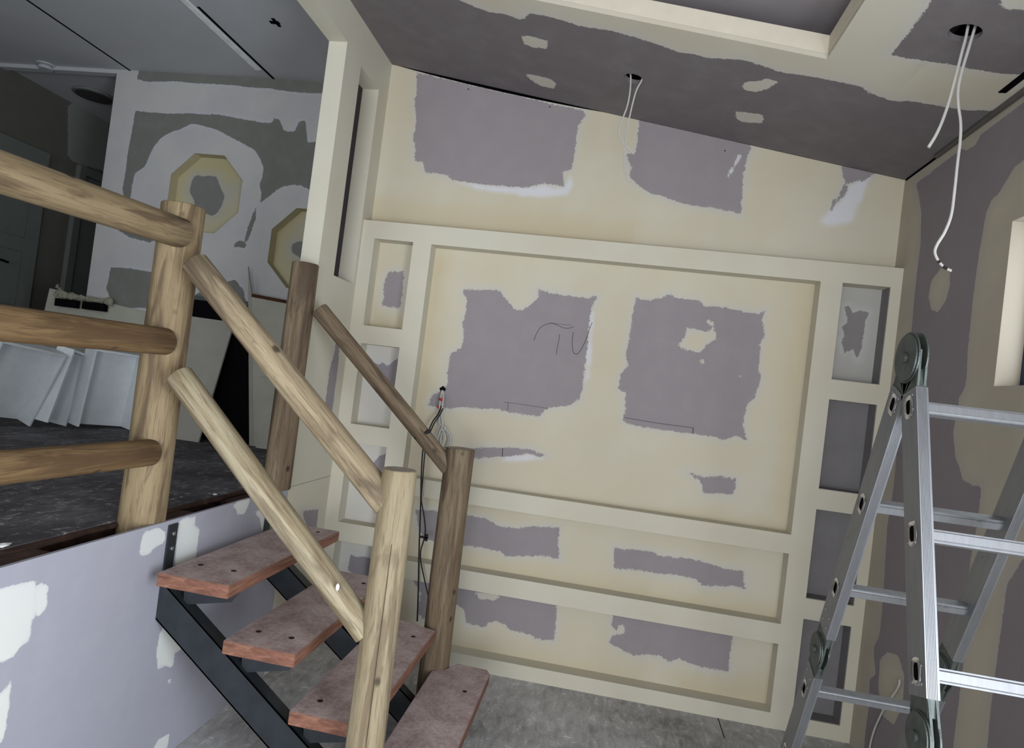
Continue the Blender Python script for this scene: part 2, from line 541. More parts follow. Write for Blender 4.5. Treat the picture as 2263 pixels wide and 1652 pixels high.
def sheet(name, O, U, V, ur, vr, mat, holes=(), rounds=(), bare=(), keep=(), white=(), yellow=(), bare_base=False,
          thick=0.0, flip=False, res=0.014, parent=None, kind=None, top=None):
    """flat board O + u U + v V. holes: (u0,u1,v0,v1); rounds: (uc,vc,half,n,phase) n-gon holes;
    bare / keep / white / yellow: outlines as pixels of the photograph, projected on the board's plane"""
    O, U, V = (np.array(a, float) for a in (O, U, V))
    Nn = np.cross(U, V)

    def uv(p):
        r = ray(*p)
        t = (Nn @ (O - CAM)) / (Nn @ r)
        w = CAM + t * r - O
        G = np.array([[U @ U, U @ V], [U @ V, V @ V]])
        return np.linalg.solve(G, np.array([w @ U, w @ V]))

    def cuts(r, extra):
        n = max(1, int(round((r[1] - r[0]) / res)))
        g = np.linspace(r[0], r[1], n + 1)
        ex = np.array([e for e in extra if r[0] < e < r[1]])
        if len(ex):
            g = np.array([q for q in g if q in (g[0], g[-1]) or np.min(abs(ex - q)) > res * 0.3])
            g = np.concatenate([g, ex])
        return np.unique(np.round(g, 6))
    rects = list(holes) + [(c[0] - c[2], c[0] + c[2], c[1] - c[2], c[1] + c[2]) for c in rounds]
    us = cuts(ur, [h[i] for h in rects for i in (0, 1)])
    vs = cuts(vr, [h[i] for h in rects for i in (2, 3)])
    UU, VV = np.meshgrid(us, vs)
    if top:
        VV = vr[0] + (VV - vr[0]) * (np.array([top(u) for u in us])[None, :] - vr[0]) / (vr[1] - vr[0])
    nu, nv = len(us), len(vs)
    cu, cv = (us[:-1] + us[1:]) / 2, (vs[:-1] + vs[1:]) / 2
    ok = np.ones((nv - 1, nu - 1), bool)
    for h in rects:
        ok &= ~(((cu > h[0]) & (cu < h[1]))[None, :] & ((cv > h[2]) & (cv < h[3]))[:, None])
    idx = np.arange(nu * nv).reshape(nv, nu)
    F = np.stack([idx[:-1, :-1], idx[:-1, 1:], idx[1:, 1:], idx[1:, :-1]], -1)[ok]
    FU, FV = list(UU.ravel()), list(VV.ravel())
    faces = F.tolist()
    for (uc, vc, hf, n, ph, rr) in rounds:
        k0 = len(FU)
        N = n * 2 if n == 8 else n
        for j in range(N):
            a = 2 * math.pi * j / N + (0 if n == 8 else ph)
            rad = rr / math.cos(math.pi / 8) if (n == 8 and j % 2) else rr
            if n == 8:
                a = 2 * math.pi * j / 16
                rad = rr if j % 2 == 0 else rr / math.cos(math.pi / 8)
            FU.append(uc + rad * math.cos(a)); FV.append(vc + rad * math.sin(a))
            m = hf / max(abs(math.cos(a)), abs(math.sin(a)))
            FU.append(uc + m * math.cos(a)); FV.append(vc + m * math.sin(a))
        for j in range(N):
            a, b = k0 + 2 * j, k0 + 2 * ((j + 1) % N)
            faces.append([a, a + 1, b + 1, b])
    FU, FV = np.array(FU), np.array(FV)
    used = np.zeros(len(FU), bool)
    for f in faces:
        used[f] = True
    remap = np.cumsum(used) - 1
    faces = [[int(remap[i]) for i in (f[::-1] if flip else f)] for f in faces]
    FU, FV = FU[used], FV[used]
    co = O[None] + FU[:, None] * U[None] + FV[:, None] * V[None]
    o0 = np.array([(co[:, 0].min() + co[:, 0].max()) / 2, (co[:, 1].min() + co[:, 1].max()) / 2, co[:, 2].min()])
    me = bpy.data.meshes.new(name)
    me.from_pydata((co - o0).tolist(), [], faces)
    lu, lv = np.linalg.norm(U), np.linalg.norm(V)
    fields = {}
    S = lambda polys: [sdf([(a * lu, b * lv) for a, b in (uv(p) for p in q)], FU * lu, FV * lv) for q in polys]
    b = np.full(len(FU), -1.0)
    for s in S(bare):
        b = np.maximum(b, s)
    if bare_base:
        b = np.full(len(FU), 1.0)
    for s in S(keep):
        b = np.minimum(b, -s)
    w = np.full(len(FU), -1.0)
    for s in S(white):
        w = np.maximum(w, s)
    y = np.full(len(FU), -1.0)
    for s in S(yellow):
        y = np.maximum(y, s)
    for nm, arr in (('board', b), ('white', w), ('yellow', y)):
        at_ = me.attributes.new(nm, 'FLOAT', 'POINT')
        at_.data.foreach_set('value', np.clip(arr, -1, 1).astype(np.float32))
    o = link(name, me, mat, parent, o0)
    if thick:
        md = o.modifiers.new('thickness', 'SOLIDIFY')
        md.thickness = thick
        md.offset = -1
        md.use_even_offset = False
    if kind:
        o['kind'] = kind
    return o


# ================================================================== THE SETTING
W = 2.955           # right wall
YB = -6.5           # back of the room
DZ = 0.95           # upper floor level

# --- lower floor
o = box('floor', (-0.15, YB, -0.12), (W + 0.1, 0.35, 0.0), M_FLOOR, kind='structure')

# --- upper wall above the media unit, bare boards showing
B1 = [(921, 160), (1290, 245), (1292, 255), (1277, 281), (1274, 300), (1270, 339), (1264, 373), (1243, 380), (1247, 412), (1223, 407), (1199, 405), (1162, 415), (1121, 412), (1047, 405), (999, 398), (986, 386), (938, 380), (937, 359), (916, 356), (918, 325), (913, 310), (921, 264), (916, 224), (921, 203)]
B2 = [(1412, 258), (1656, 315), (1660, 328), (1652, 345), (1645, 375), (1640, 430), (1637, 472), (1580, 460), (1540, 455), (1503, 449), (1470, 436), (1440, 427), (1418, 416), (1402, 402), (1390, 388), (1396, 372), (1388, 352), (1384, 342), (1403, 338), (1408, 317), (1412, 275)]
B3 = [(1862, 355), (1940, 378), (1927, 386), (1910, 400), (1886, 400), (1871, 410), (1871, 427), (1855, 444), (1848, 440), (1856, 428), (1868, 400), (1861, 383)]
B3b = [(1843, 440), (1850, 436), (1848, 448), (1842, 462), (1836, 466), (1838, 450)]
W1 = [(1010, 402), (1100, 414), (1200, 412), (1247, 414), (1262, 385), (1266, 410), (1255, 428), (1215, 436), (1140, 430), (1060, 418)]
W3 = [(1880, 408), (1920, 392), (1905, 440), (1880, 490), (1830, 502), (1808, 490), (1845, 455), (1866, 430)]


def gap_top(x):
    g = 0.0
    if 0.05 < x < 1.30:
        g = 0.016 * math.sin(math.pi * (x - 0.05) / 1.25) ** 0.8
    return ceil_z(x) - g - 0.001


sheet('wall_back', (0, 0.12, 0), (1, 0, 0), (0, 0, 1), (-0.05, W + 0.05), (2.30, 3.5), M_WALL, bare=[B1, B2, B3, B3b],
      white=[W1, W3, [(1632, 340), (1638, 342), (1612, 390), (1606, 392)]], keep=[[(1633, 340), (1639, 343), (1612, 392), (1606, 393)]],
      yellow=[[(820, 440), (1100, 470), (1400, 495), (1400, 560), (820, 520)]], thick=0.09, kind='structure', top=gap_top)  # yellow band puts the darker shading above the unit ledge into the colour
box('wall_back', (-0.1, 0.215, 0), (W + 0.1, 0.30, 3.9), M_VOID, kind='structure')  # black backing plank, added so the gap under the ceiling shows dark

# --- raked ceiling with the coffer and two downlight holes
CEAM = [(1006, -3), (1043, 12), (1081, 27), (1120, 32), (1150, 44), (1160, 40), (1169, 29), (1216, 37), (1284, 58), (1352, 68), (1399, 81), (1460, 100), (1503, 117), (1537, 119), (1560, 128), (1639, 132), (1690, 146), (1720, 158), (1808, 172), (1870, 184), (1906, 192), (1920, 205), (1944, 213), (1975, 224), (2011, 222), (2040, 228), (2079, 234), (2137, 244), (2200, 244), (2222, 240), (2263, 198), (2290, 150), (2263, 165), (2205, 162), (2147, 153), (2100, 142), (2062, 137), (2030, 131), (2005, 130), (1985, 124), (1966, 122), (1988, 98), (2032, 41), (2059, 0), (2110, -75), (1850, -90), (1400, -60), (1100, -60)]
blobs = [[(1152, 80), (1170, 79), (1212, 91), (1208, 107), (1180, 105), (1160, 98)],
         [(1160, 163), (1185, 167), (1215, 174), (1230, 184), (1224, 196), (1195, 190), (1172, 176)],
         [(1640, 189), (1650, 180), (1679, 179), (1692, 173), (1718, 180), (1702, 194), (1668, 204), (1645, 198)],
         [(1625, 246), (1682, 252), (1688, 262), (1682, 272), (1640, 270), (1628, 262)],
         [(2208, -5), (2218, 20), (2240, 22), (2290, 18), (2290, -40), (2208, -40)]]
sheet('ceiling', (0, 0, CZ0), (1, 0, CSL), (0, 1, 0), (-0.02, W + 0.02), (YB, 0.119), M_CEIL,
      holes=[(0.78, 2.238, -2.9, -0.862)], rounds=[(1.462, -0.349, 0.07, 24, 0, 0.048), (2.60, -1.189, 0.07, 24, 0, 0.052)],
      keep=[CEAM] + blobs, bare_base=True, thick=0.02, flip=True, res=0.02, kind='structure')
# coffer: plastered lip, then a wider raised panel
bm = bmesh.new()
for lo, hi in (((0.78, -0.862), (2.238, -0.845)), ((0.78, -2.917), (2.238, -2.90))):
    pts = []
    for z in (0.021, 0.098):
        for (x, y) in ((lo[0], lo[1]), (hi[0], lo[1]), (hi[0], hi[1]), (lo[0], hi[1])):
            pts.append(bm.verts.new((x, y, ceil_z(x) + z)))
    for f in ((0, 3, 2, 1), (4, 5, 6, 7), (0, 1, 5, 4), (1, 2, 6, 5), (2, 3, 7, 6), (3, 0, 4, 7)):
        bm.faces.new([pts[i] for i in f])
for x0, x1 in ((2.238, 2.255), (0.763, 0.78)):
    add_box(bm, (x0, -2.9, ceil_z(x0) + 0.021), (x1, -0.845, ceil_z(x0) + 0.098))
link('trim_1', bm_mesh(bm, 'trim_1'), plain('coffer_lip_plaster', (0.64, 0.59, 0.48), 0.8, var=0.04), None)['kind'] = 'structure'
sheet('ceiling', (0, 0, CZ0 + 0.20), (1, 0, CSL), (0, 1, 0), (0.4, 2.7), (-3.3, -0.5), plain('coffer_panel_board', (0.33, 0.30, 0.31), 0.8, var=0.04, scale=4), bare_base=True, thick=0.02, flip=True, res=0.1, kind='structure')
bm = bmesh.new()
add_box(bm, (-0.1, YB, 3.75), (W + 0.1, 0.30, 3.85))
link('ceiling', bm_mesh(bm, 'ceiling'), M_VOID, None)['kind'] = 'structure'
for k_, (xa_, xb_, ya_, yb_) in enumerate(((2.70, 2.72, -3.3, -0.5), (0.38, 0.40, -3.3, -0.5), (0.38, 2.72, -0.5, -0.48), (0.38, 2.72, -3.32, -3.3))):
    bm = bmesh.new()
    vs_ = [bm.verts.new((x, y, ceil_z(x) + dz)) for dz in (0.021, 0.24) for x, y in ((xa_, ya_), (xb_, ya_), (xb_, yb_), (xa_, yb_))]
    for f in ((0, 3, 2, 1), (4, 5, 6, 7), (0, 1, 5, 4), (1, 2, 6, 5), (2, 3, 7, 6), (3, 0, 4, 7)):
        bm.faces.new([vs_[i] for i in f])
    link('trim_%d' % (2 if k_ == 0 else 20 + k_), bm_mesh(bm, 'trim'), M_VOID, None)['kind'] = 'structure'  # cove sides coloured black, the cove shadow is put into the colour

for k_, pts_ in enumerate((((1698, 150), (1684, 172)), ((1670, 204), (1652, 246)), ((1640, 273), (1626, 304)))):
    bm = bmesh.new()
    q_ = []
    for (x, y) in pts_:
        r = ray(x, y)
        n_ = np.array([-CSL, 0, 1.0])
        t_ = (CZ0 - n_ @ CAM) / (n_ @ r)
        q_.append(Vector(CAM + t_ * r) - Vector((0, 0, 0.0006)))
    side = Vector((0.0012, 0, 0.0012 * CSL))
    f_ = [q_[0] - side, q_[1] - side, q_[1] + side, q_[0] + side]
    lo_ = [bm.verts.new(p_) for p_ in f_]
    hi_ = [bm.verts.new(p_ + Vector((0, 0, 0.0004))) for p_ in f_]
    bm.faces.new(lo_)
    bm.faces.new(hi_[::-1])
    for k in range(4):
        bm.faces.new((lo_[k], hi_[k], hi_[(k + 1) % 4], lo_[(k + 1) % 4]))
    link('trim_%d' % (30 + k_), bm_mesh(bm, 'trim'), M_BARE, None)['kind'] = 'structure'
for k_, (x, y) in enumerate(((1035, 197), (1215, 236), (1602, 333))):
    p_ = at(x, y, 1, 0.12)
    cyl('trim_%d' % (40 + k_), p_, p_ - Vector((0, 0.0008, 0)), 0.004, M_VOID, None, 10)['kind'] = 'structure'
a_, b_ = at(1586, 1586, 2, 0.0), at(1600, 1630, 2, 0.0)
hexa('trim_45', [a_, b_, b_ + Vector((0.004, 0, 0)), a_ + Vector((0.004, 0, 0))] + [p_ + Vector((0, 0, 0.0008)) for p_ in (a_, b_, b_ + Vector((0.004, 0, 0)), a_ + Vector((0.004, 0, 0)))], M_VOID)['kind'] = 'structure'

# --- right wall with its high window
RB = [[(2024, 405), (2290, 205), (2290, 330), (2240, 372), (2226, 396), (2205, 430), (2192, 440), (2180, 470), (2172, 510), (2164, 560), (2151, 650), (2139, 771), (2136, 832), (2132, 860), (2118, 880), (2118, 900), (2106, 953), (2112, 1013), (2120, 1030), (2127, 1059), (2150, 1072), (2169, 1074), (2163, 1134), (2152, 1200), (2144, 1241), (2138, 1310), (2135, 1369), (2130, 1460), (2100, 1700), (1905, 1700), (1912, 1620), (1920, 1560), (1922, 1500), (1935, 1490), (1930, 1430), (1943, 1405), (1948, 1360), (1952, 1314), (1956, 1240), (1961, 1159), (1975, 1074), (1990, 900), (2012, 760), (2021, 650), (2034, 540), (2036, 470), (2030, 430)],
      [(2225, 1290), (2290, 1190), (2290, 1800), (2170, 1800), (2185, 1600), (2205, 1440)]]
RK = [[(2080, 592), (2098, 598), (2100, 630), (2088, 668), (2072, 690), (2058, 684), (2052, 655), (2058, 620)],
      [(1945, 1455), (1962, 1440), (1985, 1448), (1998, 1490), (1995, 1560), (1975, 1600), (1950, 1580), (1941, 1520)],
      [(2125, 335), (2140, 315), (2165, 300), (2158, 318), (2140, 330)], [(2040, 385), (2060, 370), (2066, 365), (2060, 380), (2050, 388)]]
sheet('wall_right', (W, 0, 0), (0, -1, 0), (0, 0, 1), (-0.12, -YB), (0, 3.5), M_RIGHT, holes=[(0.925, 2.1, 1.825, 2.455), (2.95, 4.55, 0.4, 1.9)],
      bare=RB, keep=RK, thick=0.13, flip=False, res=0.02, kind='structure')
# window reveal, coloured brighter to carry the sunlight on it
wr = thing('window_1', None, None, (W + 0.1, -1.5, 1.825))
wr['kind'] = 'structure'
del_keys = [k for k in ('label', 'category') if k in wr]
M_REV = plain('sunlit_tone_reveal', (0.74, 0.70, 0.56), 0.8, var=0.03)
box('window_reveal', (W + 0.001, -0.9249, 1.825), (W + 0.131, -0.915, 2.455), M_REV, wr)
for nm, lo, hi in (('window_frame', (W + 0.085, -0.955, 1.827), (W + 0.125, -0.926, 2.453)), ('window_frame', (W + 0.085, -2.098, 1.827), (W + 0.125, -2.07, 2.453)),
                   ('window_frame', (W + 0.085, -2.07, 1.827), (W + 0.125, -0.955, 1.86)), ('window_frame', (W + 0.085, -2.07, 2.42), (W + 0.125, -0.955, 2.453))):
    box(nm, lo, hi, M_FRAME, wr, 0.002)
box('trim_4', (W - 0.004, -3.6, ceil_z(W) - 0.012), (W - 0.001, 0.1, ceil_z(W) - 0.001), M_VOID, kind='structure')
cyl('trim_5', (W - 0.016, -3.4, ceil_z(W) - 0.006), (W - 0.010, -0.25, ceil_z(W) - 0.006), 0.013, plain('grey_corner_bead', (0.16, 0.155, 0.155), 0.5), None, 12)['kind'] = 'structure'
bm = bmesh.new()
add_box(bm, (W - 0.075, -1.6, ceil_z(W - 0.06) - 0.002), (W - 0.045, -0.875, ceil_z(W - 0.06) + 0.004))
link('trim_6', bm_mesh(bm, 'trim_6'), M_VOID, None)['kind'] = 'structure'

# --- back of the lower room: wall with a wide opening for the glazed door
sheet('wall_front', (0, YB, 0), (1, 0, 0), (0, 0, 1), (-0.1, W + 0.1), (0, 3.5), M_WALL, holes=[(0.2, 2.5, 0.05, 2.2)], thick=0.1, flip=True, res=0.1, kind='structure')

# --- left wall: column with tall slot, header over the opening to the upper floor
LB = [[(744, 745), (752, 740), (748, 800), (738, 880), (728, 960), (722, 1000), (712, 980), (718, 900), (728, 820), (738, 780)],
      [(668, 1128), (704, 1125), (700, 1165), (690, 1172), (676, 1160)]]
sheet('wall_left', (0, 0, 0), (0, 1, 0), (0, 0, 1), (-0.50, 0.14), (0, 3.66), M_FACE, holes=[(-0.305, -0.025, 2.07, 3.215)],
      bare=LB, thick=0.10, res=0.014, kind='structure')
box('trim_19', (0.0003, -0.50, 0.949), (0.0012, -0.001, 0.9515), plain('hairline_joint', (0.25, 0.23, 0.2), 0.9), kind='structure')
sheet('wall_left', (0, 0, 0), (0, 1, 0), (0, 0, 1), (YB, -0.50), (3.24, 3.66), M_FACE, thick=0.10, res=0.05, kind='structure')
sheet('wall_left', (0, 0, 0), (0, 1, 0), (0, 0, 1), (YB, -4.2), (DZ, 3.24), M_WALL, thick=0.10, res=0.1, kind='structure')
box('trim_18', (-0.125, -0.34, 2.0), (-0.101, 0.02, 3.25), plain('slot_dimness_backing', (0.05, 0.04, 0.045), 0.9), kind='structure')  # added dark sheet, its colour stands for the dimness seen through the slot
# lilac board below the upper floor
PB = [[(-30, 1300), (0, 1301), (40, 1290), (80, 1283), (78, 1310), (76, 1334), (70, 1380), (66, 1414), (47, 1425), (30, 1450), (7, 1462), (-30, 1462)],
      [(84, 1290), (106, 1290), (104, 1340), (88, 1360), (78, 1355)],
      [(27, 1498), (22, 1530), (20, 1560), (14, 1600), (5, 1637), (-40, 1660), (-40, 1550), (5, 1530)],
      [(375, 1620), (372, 1640), (360, 1680), (325, 1690), (339, 1652), (350, 1633)],
      [(350, 1165), (366, 1176), (364, 1196), (350, 1206), (339, 1210), (330, 1224), (316, 1228), (308, 1222), (313, 1188), (320, 1174)],
      [(397, 1150), (410, 1144), (433, 1141), (430, 1159), (441, 1170), (437, 1200), (433, 1232), (410, 1245), (386, 1250), (392, 1188)],
      [(554, 1101), (546, 1123), (540, 1135), (525, 1137), (522, 1125), (512, 1116), (530, 1106)],
      [(561, 1130), (580, 1126), (597, 1134), (597, 1174), (579, 1174), (574, 1145)],
      [(366, 1374), (404, 1414), (400, 1435), (386, 1443), (382, 1476), (365, 1470), (348, 1478), (346, 1436), (353, 1400)],
      [(372, 1500), (380, 1500), (378, 1510), (370, 1508)]]
sheet('wall_left', (0.0, 0, 0), (0, 1, 0), (0, 0, 1), (YB, -0.505), (0, DZ), M_LILAC, keep=PB, bare_base=True, thick=0.013, res=0.014, kind='structure')

# --- upper floor (deck) and its timber edge
box('floor', (-3.6, -4.3, DZ - 0.022), (-0.135, 4.2, DZ), M_DECK, kind='structure')
o = box('trim_7', (-0.20, -4.3, DZ - 0.17), (-0.16, 0.7, DZ - 0.024), M_TIMBER, kind='structure')
for k, (y, l) in enumerate(((-2.02, 0.26), (-1.28, 0.2), (-0.78, 0.22))):
    box('trim_%d' % (8 + k), (-0.125, y - l / 2, DZ - 0.05), (-0.016, y + l / 2, DZ - 0.012 - 0.006 * k), M_TIMBER, kind='structure')
box('trim_11', (-0.158, -4.3, DZ - 0.14), (-0.016, -0.52, DZ - 0.11), M_TIMBER, kind='structure')
# broken splintery lip of the deck
bm = bmesh.new()
rnd = random.Random(3)
y = -3.4
prev = None
while y < -0.52:
    x1 = -0.135 + rnd.uniform(0.004, 0.028)
    cur = [bm.verts.new(p) for p in ((-0.14, y, DZ - 0.003), (x1, y, DZ - 0.006 - rnd.uniform(0, 0.006)), (x1, y, DZ - 0.02), (-0.14, y, DZ - 0.022))]
    if prev:
        for k in range(4):
            bm.faces.new((prev[k], prev[(k + 1) % 4], cur[(k + 1) % 4], cur[k]))
    prev = cur
    y += rnd.uniform(0.02, 0.07)
link('trim_12', bm_mesh(bm, 'trim_12'), M_TIMBER, None)['kind'] = 'structure'

# --- upper room shell
OY, XL, UZ = 0.8, -3.5, 3.62
OB = [[(307, 150), (712, 180), (760, 186), (755, 212), (710, 206), (680, 206), (644, 203), (600, 196), (549, 193), (520, 189), (475, 186), (430, 184), (390, 180), (350, 180), (325, 181), (303, 175)],
      [(298, 244), (330, 248), (373, 251), (420, 250), (458, 253), (480, 252), (510, 258), (542, 264), (580, 271), (603, 271), (604, 261), (617, 263), (627, 288), (640, 291), (651, 290), (661, 268), (675, 266), (680, 315), (702, 312), (735, 420), (700, 430), (685, 420), (665, 410), (644, 408), (620, 414), (603, 427), (573, 451), (578, 430), (573, 407), (578, 395), (583, 373), (575, 350), (563, 332), (535, 316), (508, 302), (475, 285), (450, 278), (424, 273), (400, 285), (375, 293), (356, 305), (343, 320), (332, 339), (325, 358), (319, 369), (298, 383), (292, 410), (288, 441), (275, 441), (270, 420), (278, 373), (282, 340), (288, 305), (295, 271)],
      [(252, 503), (300, 510), (345, 527), (332, 536), (285, 524)],
      [(244, 590), (290, 593), (342, 602), (345, 680), (251, 680), (234, 636), (240, 615)],
      [(520, 534), (535, 531), (545, 540), (540, 549), (525, 545), (515, 548)],
      [(548, 500), (556, 480), (566, 450), (566, 480), (556, 510), (546, 535), (540, 530)],
      [(500, 622), (520, 618), (538, 640), (546, 680), (440, 690), (430, 650)]]
OC = (-1.597, 2.733)
OC2 = (-0.735, 2.392)
sheet('wall_back', (0, OY, 0), (1, 0, 0), (0, 0, 1), (-2.455, 0.0), (DZ, UZ + 0.01), M_GREY,
      rounds=[(OC[0], OC[1], 0.302, 8, 0, 0.292), (OC2[0], OC2[1], 0.302, 8, 0, 0.292)], bare=OB, thick=0.11, res=0.016, kind='structure')
BL1 = [[(425, 395), (433, 386), (447, 390), (462, 388), (478, 390), (490, 420), (497, 432), (490, 455), (480, 470), (468, 478), (452, 470), (432, 460), (428, 440), (418, 425)]]
BL2 = [[(644, 540), (660, 532), (680, 535), (680, 580), (655, 565), (644, 556)]]
for k, (c_, bl) in enumerate(((OC, BL1), (OC2, BL2))):
    sheet('wall_back', (0, OY + 0.085, 0), (1, 0, 0), (0, 0, 1), (c_[0] - 0.3, c_[0] + 0.3), (c_[1] - 0.3, c_[1] + 0.3), M_OCT, bare=bl,
          yellow=[[(372, 400), (395, 380), (420, 350), (500, 345), (530, 400), (480, 380), (420, 380), (390, 440), (372, 450)], [(600, 500), (640, 470), (670, 466), (640, 500), (610, 560)]],
          thick=0.02, res=0.02, kind='structure')
for c_ in (OC, OC2):
    bm = bmesh.new()
    ra = 0.2915 / math.cos(math.pi / 8)
    rg = [(c_[0] + ra * math.cos(math.pi / 8 + k * math.pi / 4), c_[1] + ra * math.sin(math.pi / 8 + k * math.pi / 4)) for k in range(8)]
    va = [[bm.verts.new((x, y_, z)) for x, z in rg] for y_ in (OY + 0.001, OY + 0.085)]
    for k in range(8):
        bm.faces.new((va[0][k], va[0][(k + 1) % 8], va[1][(k + 1) % 8], va[1][k]))
    link('trim_20', bm_mesh(bm, 'trim_20'), plain('cream_octagon_reveal', (0.50, 0.45, 0.29), 0.85, var=0.05), None)['kind'] = 'structure'
box('wall_back', (-2.455, OY + 0.11, DZ), (-2.36, 4.1, UZ), M_GREY, kind='structure')
box('wall_side', (-0.1, 0.14, DZ), (0.0, OY, UZ + 0.05), M_GREY, kind='structure')
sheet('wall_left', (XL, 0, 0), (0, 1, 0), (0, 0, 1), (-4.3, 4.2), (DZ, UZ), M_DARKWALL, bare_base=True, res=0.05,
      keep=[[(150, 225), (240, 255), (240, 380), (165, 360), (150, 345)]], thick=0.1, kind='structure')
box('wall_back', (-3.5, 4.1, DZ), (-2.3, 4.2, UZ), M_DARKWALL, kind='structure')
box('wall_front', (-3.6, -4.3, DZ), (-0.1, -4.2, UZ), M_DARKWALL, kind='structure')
box('ceiling', (XL - 0.1, -4.3, UZ), (-0.1, 4.2, UZ + 0.05), M_UPCEIL, kind='structure')
# ceiling joints: dark seam, white batten with open joint, cornice strip
box('trim_13', (-2.352, -4.2, UZ - 0.004), (-2.34, OY, UZ - 0.0005), M_VOID, kind='structure')
box('trim_14', (-1.175, -0.10, UZ - 0.004), (-1.158, OY, UZ - 0.0005), M_VOID, kind='structure')
box('trim_15', (-1.232, -2.2, UZ - 0.010), (-1.19, 0.66, UZ - 0.0005), M_TRIMW, kind='structure')
box('trim_16', (-3.5, 0.80, UZ - 0.03), (-2.455, 0.86, UZ - 0.0005), M_UPCEIL, kind='structure')
# T-shaped chip in the ceiling board
bm = bmesh.new()
add_box(bm, (-0.775, 0.02, UZ - 0.004), (-0.715, 0.05, UZ - 0.0005))
add_box(bm, (-0.745, -0.01, UZ - 0.004), (-0.725, 0.08, UZ - 0.0005))
link('trim_17', bm_mesh(bm, 'trim_17'), M_VOID, None)['kind'] = 'structure'

# --- doors of the upper room
d1 = thing('door_1', None, None, (XL + 0.03, 0.9, DZ))
d1['kind'] = 'structure'
box('door_leaf', (XL + 0.001, 0.45, DZ + 0.005), (XL + 0.045, 1.325, 3.088), M_DOOR, d1, 0.003)
for z0, z1 in ((1.15, 1.62), (1.75, 2.2), (2.32, 2.9)):
    bm = bmesh.new()
    for a, b in (((0.6, z0), (1.18, z0 + 0.006)), ((0.6, z1), (1.18, z1 + 0.006)), ((1.174, z0), (1.18, z1))):
        add_box(bm, (XL + 0.045, a[0], a[1]), (XL + 0.048, b[0], b[1]))
    link('panel_moulding', bm_mesh(bm, 'panel_moulding'), plain('door_moulding_grey', (0.13, 0.14, 0.13), 0.6), d1)
hp = at(8, 577, 0, XL + 0.09)
tube('door_handle', [(XL + 0.046, hp.y - 0.05, hp.z + .01), (XL + 0.09, hp.y - 0.05, hp.z + .01), (XL + 0.09, hp.y + 0.04, hp.z)], 0.009, M_VOID, d1, sub=0)
d2 = thing('door_2', None, None, (XL + 0.03, 2.1, DZ))
d2['kind'] = 'structure'
box('door_leaf', (XL + 0.001, 1.73, DZ + 0.005), (XL + 0.03, 2.52, 3.03), M_DOOR, d2)
bm = bmesh.new()
add_box(bm, (XL + 0.001, 1.65, DZ), (XL + 0.05, 1.725, 3.11))
add_box(bm, (XL + 0.001, 2.525, DZ), (XL + 0.05, 2.6, 3.11))
add_box(bm, (XL + 0.001, 1.725, 3.035), (XL + 0.05, 2.525, 3.11))
link('door_frame', bm_mesh(bm, 'door_frame'), M_DOOR, d2)

# ================================================================== MEDIA WALL
mw = thing('media_wall_unit', 'cream plastered built-in media wall with a large TV recess, shelf recesses and side niches', 'media wall', (1.47, 0.05, 0))
UH = 2.456
cols = ((0.08, 0.315), (2.665, 2.90))
nz = ((1.842, 2.352), (1.267, 1.737), (0.695, 1.160), (0.08, 0.588))
holes = [(a, b, z0, z1) for a, b in cols for z0, z1 in nz] + [(0.425, 2.556, 1.009, 2.349), (0.425, 2.556, 0.541, 0.909), (0.425, 2.556, 0.080, 0.437)]
RD = 0.10
sheet('front_frame', (0, 0, 0), (1, 0, 0), (0, 0, 1), (0.0005, W - 0.001), (0.0, UH), M_FACE, holes=holes, thick=RD, res=0.022, parent=mw)
B4 = [(1024, 639), (1060, 640), (1102, 641), (1112, 653), (1122, 666), (1142, 686), (1160, 682), (1173, 673), (1193, 653), (1186, 637), (1205, 643), (1227, 649), (1278, 656), (1300, 658), (1319, 654), (1318, 662), (1305, 680), (1302, 717), (1298, 771), (1293, 805), (1288, 853), (1281, 880), (1264, 893), (1207, 903), (1193, 920), (1169, 917), (1122, 910), (1090, 903), (1058, 903), (1025, 899), (990, 902), (946, 895), (952, 876), (969, 866), (990, 849), (988, 825), (993, 800), (995, 781), (1020, 768), (1025, 744), (1022, 717), (1030, 683), (1032, 659), (1023, 650)]
B5 = [(1406, 655), (1418, 662), (1433, 664), (1455, 660), (1482, 649), (1494, 658), (1542, 663), (1560, 678), (1575, 675), (1606, 681), (1663, 692), (1680, 692), (1694, 684), (1684, 705), (1687, 720), (1690, 742), (1678, 760), (1681, 778), (1675, 820), (1683, 829), (1675, 860), (1666, 881), (1651, 893), (1647, 910), (1642, 938), (1651, 973), (1627, 963), (1597, 973), (1578, 966), (1527, 958), (1480, 952), (1421, 943), (1395, 938), (1376, 928), (1382, 902), (1382, 866), (1367, 860), (1369, 840), (1373, 826), (1388, 808), (1382, 784), (1391, 748), (1394, 720), (1397, 699)]
B5H = [[(1518, 723), (1566, 734), (1575, 722), (1562, 712), (1562, 706), (1577, 712), (1578, 730), (1585, 739), (1582, 749), (1563, 760), (1548, 779), (1525, 774), (1503, 769), (1500, 760), (1509, 751), (1515, 740)], [(1548, 795), (1554, 795), (1554, 803), (1548, 803)], [(1634, 830), (1638, 828), (1637, 836), (1633, 836)]]
B6 = [(1040, 992), (1060, 988), (1110, 988), (1150, 990), (1180, 994), (1207, 1008), (1195, 1010), (1165, 1001), (1130, 1008), (1085, 1010), (1045, 1013)]
B7 = [(1518, 1042), (1545, 1052), (1560, 1055), (1590, 1050), (1627, 1058), (1624, 1075), (1620, 1093), (1585, 1090), (1555, 1090), (1552, 1075), (1545, 1062)]
